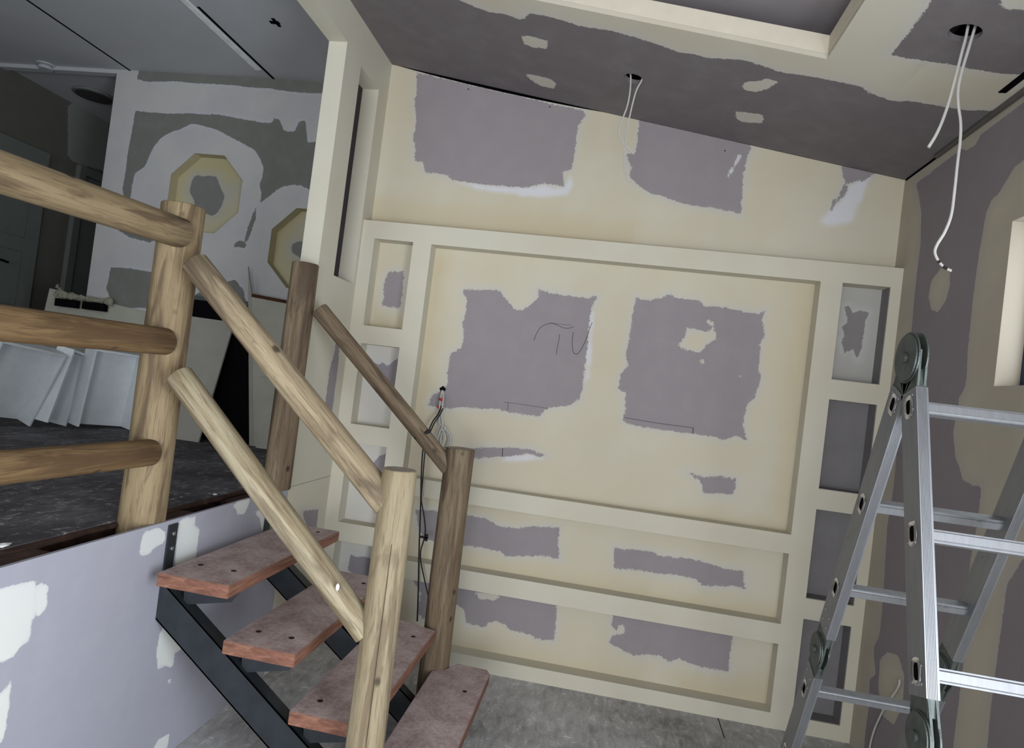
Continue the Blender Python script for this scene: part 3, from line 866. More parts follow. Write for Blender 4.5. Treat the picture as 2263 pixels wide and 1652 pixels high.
sheet('tv_recess_back', (0, RD, 0), (1, 0, 0), (0, 0, 1), (0.40, 2.58), (0.99, 2.37), M_WALL, bare=[B4, B5, B6, B7], keep=B5H, white=[[(1305, 690), (1312, 690), (1302, 830), (1294, 840)], [(1120, 1008), (1165, 1004), (1200, 1012), (1150, 1020), (1110, 1018)]],
      yellow=[[(1500, 1130), (1640, 1150), (1735, 1155), (1745, 1180), (1600, 1170), (1450, 1148)], [(1770, 640), (1795, 640), (1735, 1160), (1715, 1130)], [(950, 560), (990, 570), (930, 960), (905, 950)]], thick=0.015, res=0.010, parent=mw)
B8 = [(918, 1126), (945, 1126), (985, 1133), (1033, 1139), (1080, 1147), (1106, 1163), (1138, 1167), (1175, 1162), (1204, 1164), (1237, 1165), (1236, 1180), (1233, 1196), (1237, 1236), (1204, 1228), (1164, 1228), (1117, 1229), (1106, 1218), (1066, 1210), (1025, 1205), (985, 1192), (960, 1196), (940, 1188), (925, 1172)]
B9 = [(1357, 1208), (1375, 1213), (1404, 1214), (1444, 1218), (1455, 1227), (1525, 1234), (1583, 1249), (1610, 1258), (1645, 1261), (1643, 1280), (1647, 1300), (1619, 1294), (1554, 1294), (1539, 1280), (1495, 1270), (1444, 1265), (1401, 1258), (1357, 1254)]
sheet('shelf_recess_back', (0, RD, 0), (1, 0, 0), (0, 0, 1), (0.40, 2.58), (0.52, 0.93), M_WALL, bare=[B8, B9],
      yellow=[[(1030, 1240), (1300, 1285), (1500, 1320), (1640, 1335), (1720, 1358), (1725, 1378), (1500, 1345), (1200, 1300), (1020, 1262)], [(850, 1230), (915, 1240), (915, 1270), (850, 1260)]], thick=0.015, res=0.010, parent=mw)
B10 = [(905, 1270), (1010, 1292), (1231, 1325), (1230, 1350), (1229, 1375), (1226, 1400), (1222, 1415), (1190, 1412), (1165, 1400), (1130, 1392), (1115, 1380), (1097, 1372), (1080, 1374), (1070, 1386), (1048, 1380), (1030, 1375), (1024, 1345), (1005, 1332), (960, 1340), (935, 1368), (922, 1352), (930, 1310)]
B11 = [(1348, 1350), (1622, 1396), (1619, 1415), (1612, 1445), (1610, 1485), (1585, 1478), (1560, 1475), (1530, 1467), (1500, 1455), (1475, 1463), (1460, 1448), (1430, 1446), (1400, 1448), (1380, 1438), (1345, 1420), (1352, 1405), (1368, 1400), (1350, 1380), (1356, 1365)]
sheet('shelf_recess_back', (0, RD, 0), (1, 0, 0), (0, 0, 1), (0.40, 2.58), (0.06, 0.455), M_WALL, bare=[B10, B11],
      keep=[[(1050, 1310), (1075, 1308), (1108, 1316), (1095, 1326), (1060, 1322)], [(1365, 1385), (1378, 1380), (1380, 1400), (1362, 1402)]],
      yellow=[[(1500, 1500), (1610, 1510), (1700, 1500), (1708, 1570), (1500, 1530)], [(1010, 1425), (1200, 1460), (1400, 1500), (1400, 1520), (1010, 1445)]], thick=0.015, res=0.010, parent=mw)
N1 = [[(858, 600), (893, 600), (891, 620), (890, 642), (887, 660), (885, 680), (862, 678), (844, 674), (848, 650), (849, 625)]]
N2 = [[(805, 792), (820, 797), (837, 806), (845, 800), (858, 808), (870, 796), (885, 790), (880, 830), (876, 858), (850, 845), (820, 830), (800, 820)]]
N3 = [[(856, 1000), (840, 1006), (828, 1018), (815, 1035), (800, 1050), (850, 1062)]]
N4 = [[(775, 1222), (785, 1230), (800, 1228), (830, 1235), (828, 1275), (800, 1275), (768, 1260)]]
for (a, b), mats, bars in ((cols[0], (M_WALL, M_PALE, M_PALE, M_PALE), (N1, N2, N3, N4)), (cols[1], (M_BACKG, None, None, None), (None, None, None, None))):
    for k, (z0, z1) in enumerate(nz):
        m_ = mats[k]
        if a > 1 and k == 0:
            br = [[(1866, 677), (1876, 674), (1885, 692), (1897, 686), (1921, 689), (1912, 711), (1909, 738), (1904, 771), (1894, 794), (1885, 771), (1866, 780), (1860, 756), (1866, 738), (1860, 723), (1873, 711), (1870, 694)]]
        else:
            br = bars[k] or []
        sheet('niche_back', (0, RD, 0), (1, 0, 0), (0, 0, 1), (a - 0.02, b + 0.02), (z0 - 0.02, z1 + 0.02), m_ or M_BARE, bare=br,
              yellow=[[(815, 535), (835, 535), (805, 700), (880, 720), (880, 735), (795, 725)]] if (a < 1 and k == 0) else [], thick=0.015, res=0.010, parent=mw)
# raw purple board lining inside the right-hand niches
for z0, z1 in nz:
    bm = bmesh.new()
    add_box(bm, (2.897, 0.004, z0 + 0.0005), (2.8995, RD - 0.001, z1 - 0.0005))
    add_box(bm, (2.6655, 0.004, z0 + 0.0005), (2.897, RD - 0.001, z0 + 0.003))
    link('niche_lining', bm_mesh(bm, 'niche_lining'), M_BARE, mw)


def pencil(pts, r=0.0013):
    return tube('pencil_line', [at(x, y, 1, RD - 0.0012) for x, y in pts], r, M_GRAPH, mw, segs=5, sub=4)


t_ = pencil([(1180, 752), (1186, 736), (1195, 723), (1208, 716), (1220, 714), (1232, 718), (1245, 724), (1256, 725), (1268, 722)])
pencil([(1215, 713), (1238, 716), (1262, 718)], 0.0008)
pencil([(1237, 738), (1235, 752), (1231, 770), (1230, 783)])
pencil([(1267, 733), (1265, 750), (1265, 768), (1268, 779), (1275, 782), (1284, 772), (1295, 750), (1303, 726), (1309, 712)], 0.0015)
pencil([(1115, 888), (1160, 894), (1211, 902)], 0.0009)
pencil([(1123, 889), (1122, 911)], 0.0009)
pencil([(1380, 922), (1450, 934), (1532, 945)], 0.0013)
pencil([(1532, 945), (1531, 957)], 0.002)
pencil([(1111, 989), (1110, 1009)], 0.002)

# ================================================================== STAIRCASE
st = thing('staircase', 'open staircase with four red hardwood treads on black steel stringers, up to the raised floor', 'staircase', (0.6, -1.05, 0))
TT = 0.047
treads = [(0.8, 0.062, 0.335, -1.535, -0.60), (0.6, 0.322, 0.590, -1.505, -0.56), (0.4, 0.588, 0.858, -1.49, -0.545), (0.2, 0.858, 1.128, -1.485, -0.455)]
for i, (z, x0, x1, y0, y1) in enumerate(treads):
    bm = bmesh.new()
    out = [(x0, y0), (x1, y0), (x1, y1), (x0, y1)]
    if i == 2:      # corner scribed round the back newel
        out = [(x0, y0), (x1 - 0.04, y0), (x1, y0 + 0.03), (x1, y1 - 0.02), (x1 - 0.03, y1 - 0.012), (x1 - 0.075, y1 + 0.0), (x1 - 0.10, y1 + 0.012), (x1 - 0.12, y1 + 0.03), (x0, y1 + 0.03)]
    if i == 3:
        out = [(x0, y0 + 0.03), (x0 + 0.03, y0 + 0.012), (x0 + 0.10, y0), (x1, y0), (x1, y1 + 0.0), (x1 - 0.02, y1 + 0.04), (x0 + 0.095, y1 + 0.05), (x0 + 0.085, y1 + 0.01), (x0 + 0.06, y1 - 0.045), (x0, y1 - 0.085)]
    cx, cy = (x0 + x1) / 2, (y0 + y1) / 2
    lo = [bm.verts.new((x - cx, y - cy, -TT)) for x, y in out]
    hi = [bm.verts.new((x - cx, y - cy, 0)) for x, y in out]
    bm.faces.new(hi)
    bm.faces.new(lo[::-1])
    n = len(out)
    for k in range(n):
        bm.faces.new((lo[k], lo[(k + 1) % n], hi[(k + 1) % n], hi[k]))
    bmesh.ops.bevel(bm, geom=bm.edges[:], offset=0.0025, segments=2, affect='EDGES')
    td = link('tread', bm_mesh(bm, 'tread'), M_TREAD, st, (cx, cy, z))
    for yy in (-1.385, -0.68):
        for xx in (x0 + 0.065, x1 - 0.075):
            if i >= 2 and yy > -1 and xx < x0 + 0.1:
                continue
            cyl('bolt_hole', (xx, yy, z - 0.003), (xx, yy, z + 0.0006), 0.0105, M_HOLE, td, 16)
    # angle cleats that carry the tread
    for yy, s in ((-1.405, 1), (-0.695, 1)):
        bm = bmesh.new()
        ya = yy
        add_box(bm, (x0 + 0.02, ya, z - TT - 0.006), (x1 - 0.02, ya + 0.05, z - TT - 0.0005))
        a = [bm.verts.new(p) for p in ((x0 + 0.02, ya, z - TT - 0.006), (x1 - 0.02, ya, z - TT - 0.006), (x1 - 0.06, ya, z - TT - 0.06), (x0 + 0.03, ya, z - TT - 0.10))]
        b = [bm.verts.new(v.co + Vector((0, 0.006, 0))) for v in a]
        bm.faces.new(a)
        bm.faces.new(b[::-1])
        for k in range(4):
            bm.faces.new((a[k], b[k], b[(k + 1) % 4], a[(k + 1) % 4]))
        link('tread_bracket', bm_mesh(bm, 'tread_bracket'), M_STEEL, st)
# stringers: steel channels
sl = -0.745
for y0, side in ((-1.425, 1), (-0.715, 1)):
    bm = bmesh.new()
    xa, za = 0.003, 0.735
    xb = 1.0
    zt = lambda x: za + sl * (x - xa)
    wdt = 0.145

    def plate(ya, yb, o0, o1):
        vs = []
        for y_ in (ya, yb):
            xe = xa + (za - 0.0) / -sl
            top_ = [(xa, zt(xa) - o0), (xa, zt(xa) - o1)]
            x_o1 = xa + (za - o1) / -sl
            x_o0 = xa + (za - o0) / -sl
            vs.append([bm.verts.new((x, y_, z)) for x, z in top_ + [(x_o1, 0.002), (x_o0, 0.002)]])
        a, b = vs
        bm.faces.new(a)
        bm.faces.new(b[::-1])
        for k in range(4):
            bm.faces.new((a[k], b[k], b[(k + 1) % 4], a[(k + 1) % 4]))
    plate(y0, y0 + 0.006, 0.0, wdt)
    plate(y0, y0 + 0.055, 0.0, 0.007)
    plate(y0, y0 + 0.055, wdt - 0.007, wdt)
    bmesh.ops.recalc_face_normals(bm, faces=bm.faces[:])
    s_ = link('stringer', bm_mesh(bm, 'stringer'), M_STEEL, st)
    # fixing strap up the board
    stp = box('fixing_strap', (0.001, y0 + 0.003, 0.60), (0.008, y0 + 0.053, 0.935), M_STEEL, st, 0.001)
    for z in (0.90, 0.845):
        cyl('strap_bolt', (0.008, y0 + 0.03, z), (0.013, y0 + 0.03, z), 0.0075, M_BOLT, stp, 12)

# ================================================================== LOG RAILINGS
fr = thing('log_railing', 'pale pine log handrail with a tall post, nearest to the camera, rising beside the stairs', 'railing', (0.4, -1.52, 0))
P1, P3 = (-0.083, -1.463), (0.888, -1.555)
P3b = (0.893, -1.553)
log('post', (P1[0], P1[1], 0.55), (P1[0] + 0.002, P1[1] + 0.006, 2.104), 0.077, 0.0755, M_LOG_TAN, fr, 11)
log('post', (P3b[0], P3b[1], 0.0), (P3[0], P3[1], 1.283), 0.0635, 0.0565, M_LOG_PALE, fr, 12)
a = at(434, 586, 1, -1.552)
b = at(838, 1090, 1, -1.556)
d = (b - a).normalized()
log('sloping_rail', a - d * 0.012, b + d * 0.045, 0.046, 0.048, M_LOG_RAIL, fr, 13)
a = at(400, 835, 1, -1.552)
b = at(792, 1372, 1, -1.556)
d = (b - a).normalized()
log('sloping_rail', a - d * 0.015, b + d * 0.05, 0.0455, 0.0435, M_LOG_PALE, fr, 14)
RX = -0.035
for (p, q, r0, r1, m_, sd) in (((0, 378), (378, 505), 0.055, 0.054, M_LOG_TAN, 15), ((0, 713), (345, 752), 0.0475, 0.048, M_LOG_WARM, 16), ((0, 1035), (310, 1003), 0.0475, 0.047, M_LOG_WARM, 17)):
    a, b = at(*p, 0, RX), at(*q, 0, RX)
    d = (b - a).normalized()
    z = (a.z + b.z) / 2
    log('level_rail', (RX, -3.55, a.z + (a.z - b.z) / (a.y - b.y) * (-3.55 - a.y)), (RX - 0.008, P1[1] - 0.048, b.z), r0, r1, m_, fr, sd, wob=0.02)
br = thing('log_railing', 'dark weathered pine log handrail behind the stairs, between the opening column and a low newel', 'railing', (0.4, -0.5, 0))
log('post', (-0.03, -0.578, 0.951), (-0.028, -0.578, 2.075), 0.0665, 0.066, M_LOG_GREY, br, 21)
log('post', (0.850, -0.455, 0.0), (0.842, -0.452, 1.262), 0.074, 0.0715, M_LOG_GREY, br, 22)
a = at(706, 683, 1, -0.575)
b = at(985, 1025, 1, -0.47)
d = (b - a).normalized()
log('sloping_rail', a, b + d * 0.04, 0.042, 0.042, M_LOG_GREY, br, 23)

tube('drying_split', [(P3b[0] + 0.29 * r_, P3b[1] - 0.957 * r_, z_) for z_, r_ in ((1.05, 0.0578), (0.92, 0.0597), (0.75, 0.0612), (0.55, 0.0622), (0.3, 0.0635))], 0.0011, M_TIMBER, fr, 6)
sm = [at(x, y, 1, -0.5225) for x, y in ((916, 968), (926, 962), (938, 957), (950, 951))]
tube('dark_smear', [p_ + Vector((0, 0.0075, 0)) for p_ in sm], 0.009, M_RUBBER, br, 8)
ch = at(746, 1297, 1, -1.602)
bm = bmesh.new()
bmesh.ops.create_icosphere(bm, subdivisions=1, radius=0.012, matrix=Matrix.Diagonal((0.6, 0.35, 1.1, 1)))
tag(link('plaster_crumb', bm_mesh(bm, 'plaster_crumb'), M_CHIP, None, ch), 'white plaster fleck stuck to the lower sloping rail of the nearest handrail', 'debris')

# ================================================================== LADDER
ld = thing('folding_ladder', 'folded-out aluminium articulated ladder with steel hinges standing as an A-frame at the right wall', 'ladder', (2.41, -1.85, 0))
XLf, XRt = 2.24, 2.575
HY, HZ = -1.945, 1.785          # top hinge


def leg_line(dy):
    """unit vector down a leg"""
    v = Vector((0, dy, -1))
    return v.normalized()


hA = at(1815, 1435, 0, XLf)
hB = at(2045, 1630, 0, XLf)
legs = []
SEG = {}
for nm, hp2 in (('A', Vector((0, hA.y, hA.z))), ('B', Vector((0, hB.y, hB.z)))):
    top_ = Vector((0, HY, HZ))
    d = (hp2 - top_).normalized()
    foot_t = (hp2.z - 0.03) / -d.z
    foot = hp2 + d * foot_t
    SEG[nm] = (top_, hp2, foot, d)


def rail_mesh(L, w=0.077, t=0.026):
    """C-shaped extrusion with ribbed flanges, local z along the rail, local y its width"""
    bm = bmesh.new()
    prof = [(-t / 2, -w / 2)]
    nr = 7
    for k in range(nr):
        x0 = -t / 2 + 0.003 + (t - 0.006) * k / nr
        x1 = x0 + (t - 0.006) / nr
        prof += [(x0, -w / 2), (x0 + 0.0006, -w / 2 - 0.0011), (x1 - 0.0006, -w / 2 - 0.0011), (x1, -w / 2)]
    prof += [(t / 2, -w / 2)]
    prof += [(x, -y) for x, y in reversed(prof)]
    lo = [bm.verts.new((x, y, 0)) for x, y in prof]
    hi = [bm.verts.new((x, y, L)) for x, y in prof]
    n = len(prof)
    for k in range(n):
        bm.faces.new((lo[k], lo[(k + 1) % n], hi[(k + 1) % n], hi[k]))
    bm.faces.new(lo[::-1])
    bm.faces.new(hi)
    bmesh.ops.remove_doubles(bm, verts=bm.verts[:], dist=1e-5)
    return bm_mesh(bm, 'rail')


def x_frame(d):
    """rotation with local z along d (in the y-z plane) and local x along world x"""
    z = d.normalized()
    x = Vector((1, 0, 0))
    y = z.cross(x)
    return Matrix((x, y, z)).transposed().to_quaternion()


for nm, (top_, hp2, foot, d) in SEG.items():
    q = x_frame(d)
    L1 = (hp2 - top_).length
    for X, s in ((XLf, -1), (XRt, 1)):
        off = 0.0
        for p0, l0, l1 in ((top_, 0.085, L1 - 0.075), (hp2, 0.075, (foot - hp2).length)):
            st_ = p0 + d * l0
            r = link('rail', rail_mesh(l1 - l0), M_ALU, ld, (X, st_.y, st_.z), q)
    # rungs: three in each section
    for p0, ts in ((top_, (0.125, 0.418, 0.70)), (hp2, (0.16, 0.44, 0.72))):
        for t_ in ts:
            c_ = p0 + d * t_
            bm = bmesh.new()
            add_box(bm, (XLf - 0.012, -0.0165, -0.0145), (XRt + 0.012, 0.0165, 0.0145))
            bmesh.ops.bevel(bm, geom=[e for e in bm.edges if abs(e.verts[0].co.x - e.verts[1].co.x) > 0.1], offset=0.006, segments=3, affect='EDGES')
            me = bm_mesh(bm, 'rung')
            rg = link('rung', me, M_ALU_DULL, ld, (0, c_.y, c_.z), q)
            for X, s in ((XLf - 0.0135, -1), (XRt + 0.0135, 1)):
                bm = bmesh.new()
                N = 24
                ro = [bm.verts.new((0.0, 0.020 * math.copysign(abs(math.cos(a)) ** 0.6, math.cos(a)), 0.028 * math.copysign(abs(math.sin(a)) ** 0.6, math.sin(a)))) for a in (2 * math.pi * k / N for k in range(N))]
                rm = [bm.verts.new((s * 0.004, v.co.y * 0.82, v.co.z * 0.82)) for v in ro]
                ri = [bm.verts.new((0.0, v.co.y * 0.62, v.co.z * 0.62)) for v in ro]
                for A_, B_ in ((ro, rm), (rm, ri)):
                    for k in range(N):
                        bm.faces.new((A_[k], A_[(k + 1) % N], B_[(k + 1) % N], B_[k])).smooth = True
                f = bm.faces.new(ri)
                f.material_index = 1
                bmesh.ops.recalc_face_normals(bm, faces=bm.faces[:])
                fl = link('rung_end', bm_mesh(bm, 'rung_end'), [M_CHROME, M_VOID], ld, (X, c_.y, c_.z), q)
    for X in (XLf, XRt):
        bm = bmesh.new()
        add_box(bm, (-0.017, -0.038, -0.03), (0.017, 0.038, 0.035))
        bmesh.ops.bevel(bm, geom=bm.edges[:], offset=0.005, segments=2, affect='EDGES')
        f0 = foot - d * 0.0
        link('rubber_foot', bm_mesh(bm, 'rubber_foot'), M_RUBBER, ld, (X, f0.y, 0.04), x_frame(Vector((0, 0, -1))))


def hinge(cx, cy, cz, dirs, rad):
    """stacked pressed-steel discs with a tapering arm riveted into each rail"""
    root = bpy.data.objects.new('hinge', None)
    me = None
    bm = bmesh.new()
    for dx, r in ((-0.0165, rad * 0.93), (-0.0125, rad), (0.006, rad)):
        bmesh.ops.create_cone(bm, cap_ends=True, segments=40, radius1=r, radius2=r, depth=0.0035, matrix=Matrix.Translation((dx, 0, 0)) @ Matrix.Rotation(math.pi / 2, 4, 'Y'))
    bmesh.ops.create_cone(bm, cap_ends=True, segments=24, radius1=rad * 0.22, radius2=rad * 0.2, depth=0.05, matrix=Matrix.Rotation(math.pi / 2, 4, 'Y'))
    for d, tw in dirs:
        nrm = Vector((1, 0, 0)).cross(d)
        for dx in (-0.011, 0.0035):
            pts = [nrm * rad * 0.93, nrm * 0.0365 + d * 0.082, nrm * 0.034 + d * 0.15, -nrm * 0.034 + d * 0.15, -nrm * 0.0365 + d * 0.082, -nrm * rad * 0.93]
            a = [bm.verts.new(p + Vector((dx + 0.001, 0, 0))) for p in pts]
            b = [bm.verts.new(v.co + Vector((0.005, 0, 0))) for v in a]
            bm.faces.new(a)
            bm.faces.new(b[::-1])
            for k in range(len(a)):
                bm.faces.new((a[k], b[k], b[(k + 1) % len(a)], a[(k + 1) % len(a)]))
        # folded edge seen from the front
        for s in (-1, 1):
            q0 = nrm * (s * 0.036) + d * 0.04
            q1 = nrm * (s * 0.0365) + d * 0.085
            w_ = nrm * (s * 0.002)
            a = [bm.verts.new(p) for p in (q0 + Vector((-0.011, 0, 0)), q1 + Vector((-0.011, 0, 0)), q1 + Vector((0.011, 0, 0)), q0 + Vector((0.011, 0, 0)))]
            b = [bm.verts.new(v.co - w_) for v in a]
            bm.faces.new(a)
            bm.faces.new(b[::-1])
            for k in range(4):
                bm.faces.new((a[k], b[k], b[(k + 1) % 4], a[(k + 1) % 4]))
    bmesh.ops.recalc_face_normals(bm, faces=bm.faces[:])
    h_ = link('hinge', bm_mesh(bm, 'hinge'), M_HINGE, ld, (cx, cy, cz))
    for d, tw in dirs:
        nrm = Vector((1, 0, 0)).cross(d)
        for u_, v_ in ((0.1, 0.02), (0.1, -0.02), (0.135, 0.02), (0.135, -0.02)):
            p = Vector((cx, cy, cz)) + d * u_ + nrm * v_
            s = -1 if cx < 2.4 else 1
            cyl('rivet', p + Vector((s * 0.012, 0, 0)), p + Vector((s * 0.0155, 0, 0)), 0.0042, M_ALU_DULL, h_, 10)
    return h_


dA, dB = SEG['A'][3], SEG['B'][3]
for X in (XLf, XRt):
    h_ = hinge(X, HY, HZ, [(dA, 0), (dB, 0)], 0.062)
    s = 0.02
    tube('release_lever', [(X + s, HY + 0.0, HZ - 0.045), (X + s, HY - 0.002, HZ - 0.09), (X + s, HY - 0.004, HZ - 0.115)], 0.007, M_ALU, h_)
    for nm in ('A', 'B'):
        _, hp2, _, d = SEG[nm]
        oy = Vector((0, 1 if nm == 'A' else -1, 0)) * 0.0
        hinge(X, hp2.y, hp2.z, [(d, 0), (-d, 0)], 0.05)

# ================================================================== CABLES
def cable(pts, ax, v, r, label, cat, name='cable', group=None, mats=None, matfn=None, flat=1.0, seg=10):
    P = [at(x, y, ax, v if not callable(v) else v(i / (len(pts) - 1))) for i, (x, y) in enumerate(pts)]
    o = tube(name, P, r, None, None, seg, flat, 6, mats or [M_CABLE], matfn)
    return tag(o, label, cat, group)


c1 = cable([(1393, 160), (1394, 175), (1392, 205), (1386, 235), (1376, 262), (1369, 282), (1369, 298), (1377, 314), (1390, 328), (1401, 341)], 1, -0.355, 0.0042,
           'short white cable from the far ceiling hole, its end curling forward', 'cable', 'ceiling_cable')
c2 = cable([(1420, 168), (1418, 178), (1407, 198), (1399, 225), (1392, 255), (1386, 280), (1382, 310), (1381, 345), (1379, 368), (1384, 386), (1394, 402)], 1, -0.35, 0.0042,
           'longer white cable hanging straight from the far ceiling hole', 'cable', 'ceiling_cable')
c3 = cable([(2140, 55), (2134, 85), (2126, 115), (2112, 170), (2098, 222), (2083, 266), (2068, 299), (2052, 325)], 1, -1.19, 0.0072,
           'shorter flat white cable hanging from the near ceiling hole, ending cut in mid air', 'cable', 'ceiling_cable', flat=0.6)
c4 = cable([(2160, 45), (2153, 66), (2140, 110), (2128, 150), (2118, 195), (2118, 232), (2123, 270), (2122, 310), (2116, 360), (2109, 425), (2102, 475), (2088, 512), (2071, 540), (2066, 558), (2075, 578), (2088, 591), (2102, 598)], 1, -1.19, 0.0072,
           'long white cable from the near ceiling hole with black tape near its curled end', 'cable', 'ceiling_cable', flat=0.6,
           mats=[M_CABLE, M_BLACKC], matfn=lambda t: 1 if (0.865 < t < 0.89 or 0.925 < t < 0.96) else 0)

# cables from the wall box in the TV recess
bm = bmesh.new()
p = at(978, 861, 1, RD - 0.002)
vs = [bm.verts.new(Vector((0.017 * math.cos(a) * (1 + 0.25 * math.sin(3 * a)), 0, 0.02 * math.sin(a) * (1 + 0.2 * math.cos(4 * a))))) for a in (2 * math.pi * k / 18 for k in range(18))]
vb = [bm.verts.new(v.co + Vector((0, 0.0015, 0))) for v in vs]
bm.faces.new(vs)
bm.faces.new(vb[::-1])
for k in range(18):
    bm.faces.new((vs[k], vs[(k + 1) % 18], vb[(k + 1) % 18], vb[k]))
link('cable_hole', bm_mesh(bm, 'cable_hole'), M_VOID, mw, p)
bundle = thing('cable_bundle', 'coiled bundle of white cables with red tape hanging in the TV recess', 'cable', at(973, 930, 1, 0.07))
yf = lambda k: 0.085 - 0.012 * k
for k, pts in enumerate(([(979, 862), (975, 880), (970, 905), (969, 930), (975, 948), (988, 956), (992, 972), (984, 990), (972, 998), (966, 985), (972, 962)],
                         [(980, 864), (977, 884), (973, 908), (974, 932), (968, 950), (965, 972), (970, 992), (980, 1000), (989, 985), (990, 962), (980, 946)],
                         [(977, 862), (973, 884), (971, 910), (972, 936), (982, 944), (994, 962), (993, 984), (982, 992), (974, 975), (978, 955), (986, 942)],
                         [(981, 866), (979, 888), (976, 915), (978, 940), (972, 955), (967, 978), (974, 1004), (978, 985), (985, 968), (977, 948), (970, 958)])):
    y0 = yf(k)
    tube('cable', [at(x, y, 1, (0.095 if i == 0 else y0)) for i, (x, y) in enumerate(pts)], 0.0046, M_CABLE, bundle, 8)
for (x, y) in ((974, 882), (968, 899)):
    c_ = at(x, y, 1, 0.062)
    r_ = 0.011 if y < 890 else 0.006
    cyl('red_tape', c_ - Vector((0.0015, 0, 0.007)), c_ + Vector((0.0015, 0, 0.007)), r_, M_TAPE, bundle, 16)
yb = lambda t: 0.06 - 0.09 * min(1, t * 3)
cable([(976, 896), (968, 915), (957, 930), (947, 952), (939, 975), (934, 1000), (931, 1050), (930, 1100), (928, 1160), (926, 1220), (925, 1270), (924, 1320), (922, 1372)], 1, yb, 0.0042,
      'black cable falling from the TV recess straight to the foot of the media wall', 'cable', 'hanging_cable', mats=[M_BLACKC])
yb2 = lambda t: 0.045 - 0.09 * min(1, t * 3)
cable([(979, 902), (971, 918), (960, 934), (950, 956), (942, 980), (938, 1010), (934, 1060), (931, 1100), (937, 1140), (940, 1172), (936, 1195), (930, 1215), (930, 1240), (937, 1275), (946, 1315)], 1, yb2, 0.0038,
      'second black cable from the TV recess, bowed out and tied halfway down', 'cable', 'hanging_cable', mats=[M_BLACKC])
p = at(937, 1187, 1, -0.035)
bm = bmesh.new()
add_box(bm, (-0.024, -0.006, -0.005), (0.024, 0.006, 0.007))
add_box(bm, (0.006, -0.006, -0.018), (0.022, 0.006, 0.02))
bmesh.ops.bevel(bm, geom=bm.edges[:], offset=0.002, segments=1, affect='EDGES')
tag(link('cable_tie', bm_mesh(bm, 'cable_tie'), M_BLACKC, None, p), 'black tie knotted round the two hanging black cables', 'cable tie')
cable([(1988, 1500), (1986, 1515), (1972, 1538), (1958, 1557), (1945, 1582), (1932, 1612), (1924, 1640), (1921, 1662)], 0, W - 0.008, 0.004,
      'thin white cable coming out low on the right wall behind the ladder', 'cable', 'wall_cable')

# ================================================================== THINGS ON THE UPPER FLOOR
def slab(name, bl, br_, tr, tl, t, mat, label, cat, bevel=0.001, group=None):
    """board from its four front corners, thickness behind"""
    n = (Vector(br_) - Vector(bl)).cross(Vector(tl) - Vector(bl)).normalized()
    if n.y < 0:
        n = -n
    pts = [Vector(p) for p in (bl, br_, tr, tl)]
    pts += [p + n * t for p in pts]
    o = hexa(name, pts, mat, None, bevel)
    return tag(o, label, cat, group)


def onfloor(x, y):
    return at(x, y, 2, DZ + 0.001)


# black cabinet against the wall
cb = thing('black_cabinet', 'low black cabinet carcass standing against the wall behind the leaning panels', 'cabinet', (-1.1, 0.68, DZ))
yc = 0.735
tl, tr = at(425, 652, 1, yc), at(551, 668, 1, yc)
box('carcass', (-1.53, yc, DZ), (-0.86, 0.797, tl.z - 0.03), M_VOID, cb)
box('cabinet_top', (-1.54, yc - 0.004, tl.z - 0.029), (-0.855, 0.797, tl.z), plain('grey_cabinet_top', (0.09, 0.095, 0.095), 0.6), cb)

# grey-white panels leaning on the wall
bl, br_ = onfloor(392, 962), onfloor(438, 977)
def lean(px, py, y):
    return at(px, py, 1, y)
tr = lean(517, 712, 0.71)
bl = Vector((br_.x - 0.44, br_.y, br_.z))
tl = Vector((tr.x - 0.44, tr.y, tr.z + 0.01))
slab('leaning_panel', bl, br_, tr, tl, 0.016, M_GREYBD, 'pale grey panel leaning on the wall between the tall log post and the black cabinet', 'panel')
# torn board with foam strips further left
tb = thing('torn_board', 'old cream board with torn foam strips along its top edge, leaning behind the white drawers', 'panel', (-2.3, 0.5, DZ))
T0, T1 = lean(140, 640, 0.78), lean(248, 672, 0.78)
T1 = lean(340, 693, 0.78)
Bx = Vector((T1.x + 0.02, 0.76, DZ + 0.001))
B0 = Vector((T0.x - 0.20, 0.76, DZ + 0.001))
hexa('board', [B0, Bx, T1, Vector((T0.x - 0.12, T0.y, T0.z)), B0 + Vector((0, .014, 0)), Bx + Vector((0, .014, 0)), T1 + Vector((0, .014, 0)), Vector((T0.x - 0.12, T0.y + .014, T0.z))], M_CREAMBD, tb, 0.001)
for x0, x1, y0 in ((126, 176, 663), (186, 238, 670)):
    bm = bmesh.new()
    a_, b_ = lean(x0, y0 - 8, 0.745), lean(x1, y0 + 1, 0.755)
    add_box(bm, (a_.x, 0.73, a_.z - 0.07), (b_.x, 0.762, a_.z - 0.012))
    link('dark_strip', bm_mesh(bm, 'dark_strip'), M_VOID, tb)
bm = bmesh.new()
rnd = random.Random(5)
for k in range(16):
    t_ = k / 15
    p = lean(128 + 112 * t_, 650 + 16 * t_, 0.745)
    bmesh.ops.create_icosphere(bm, subdivisions=2, radius=rnd.uniform(0.012, 0.024), matrix=Matrix.Translation(p) @ Matrix.Diagonal((1.6, 0.8, rnd.uniform(0.7, 1.5), 1)))
for k in range(6):
    p = lean(140 - 3 * k + rnd.uniform(-2, 2), 650 - 4 * k, 0.745)
    bmesh.ops.create_icosphere(bm, subdivisions=2, radius=0.016 - 0.0014 * k, matrix=Matrix.Translation(p))
for v in bm.verts:
    v.co += Vector([rnd.uniform(-0.004, 0.004) for _ in range(3)])
link('foam_edge', bm_mesh(bm, 'foam_edge'), M_FOAM, tb)

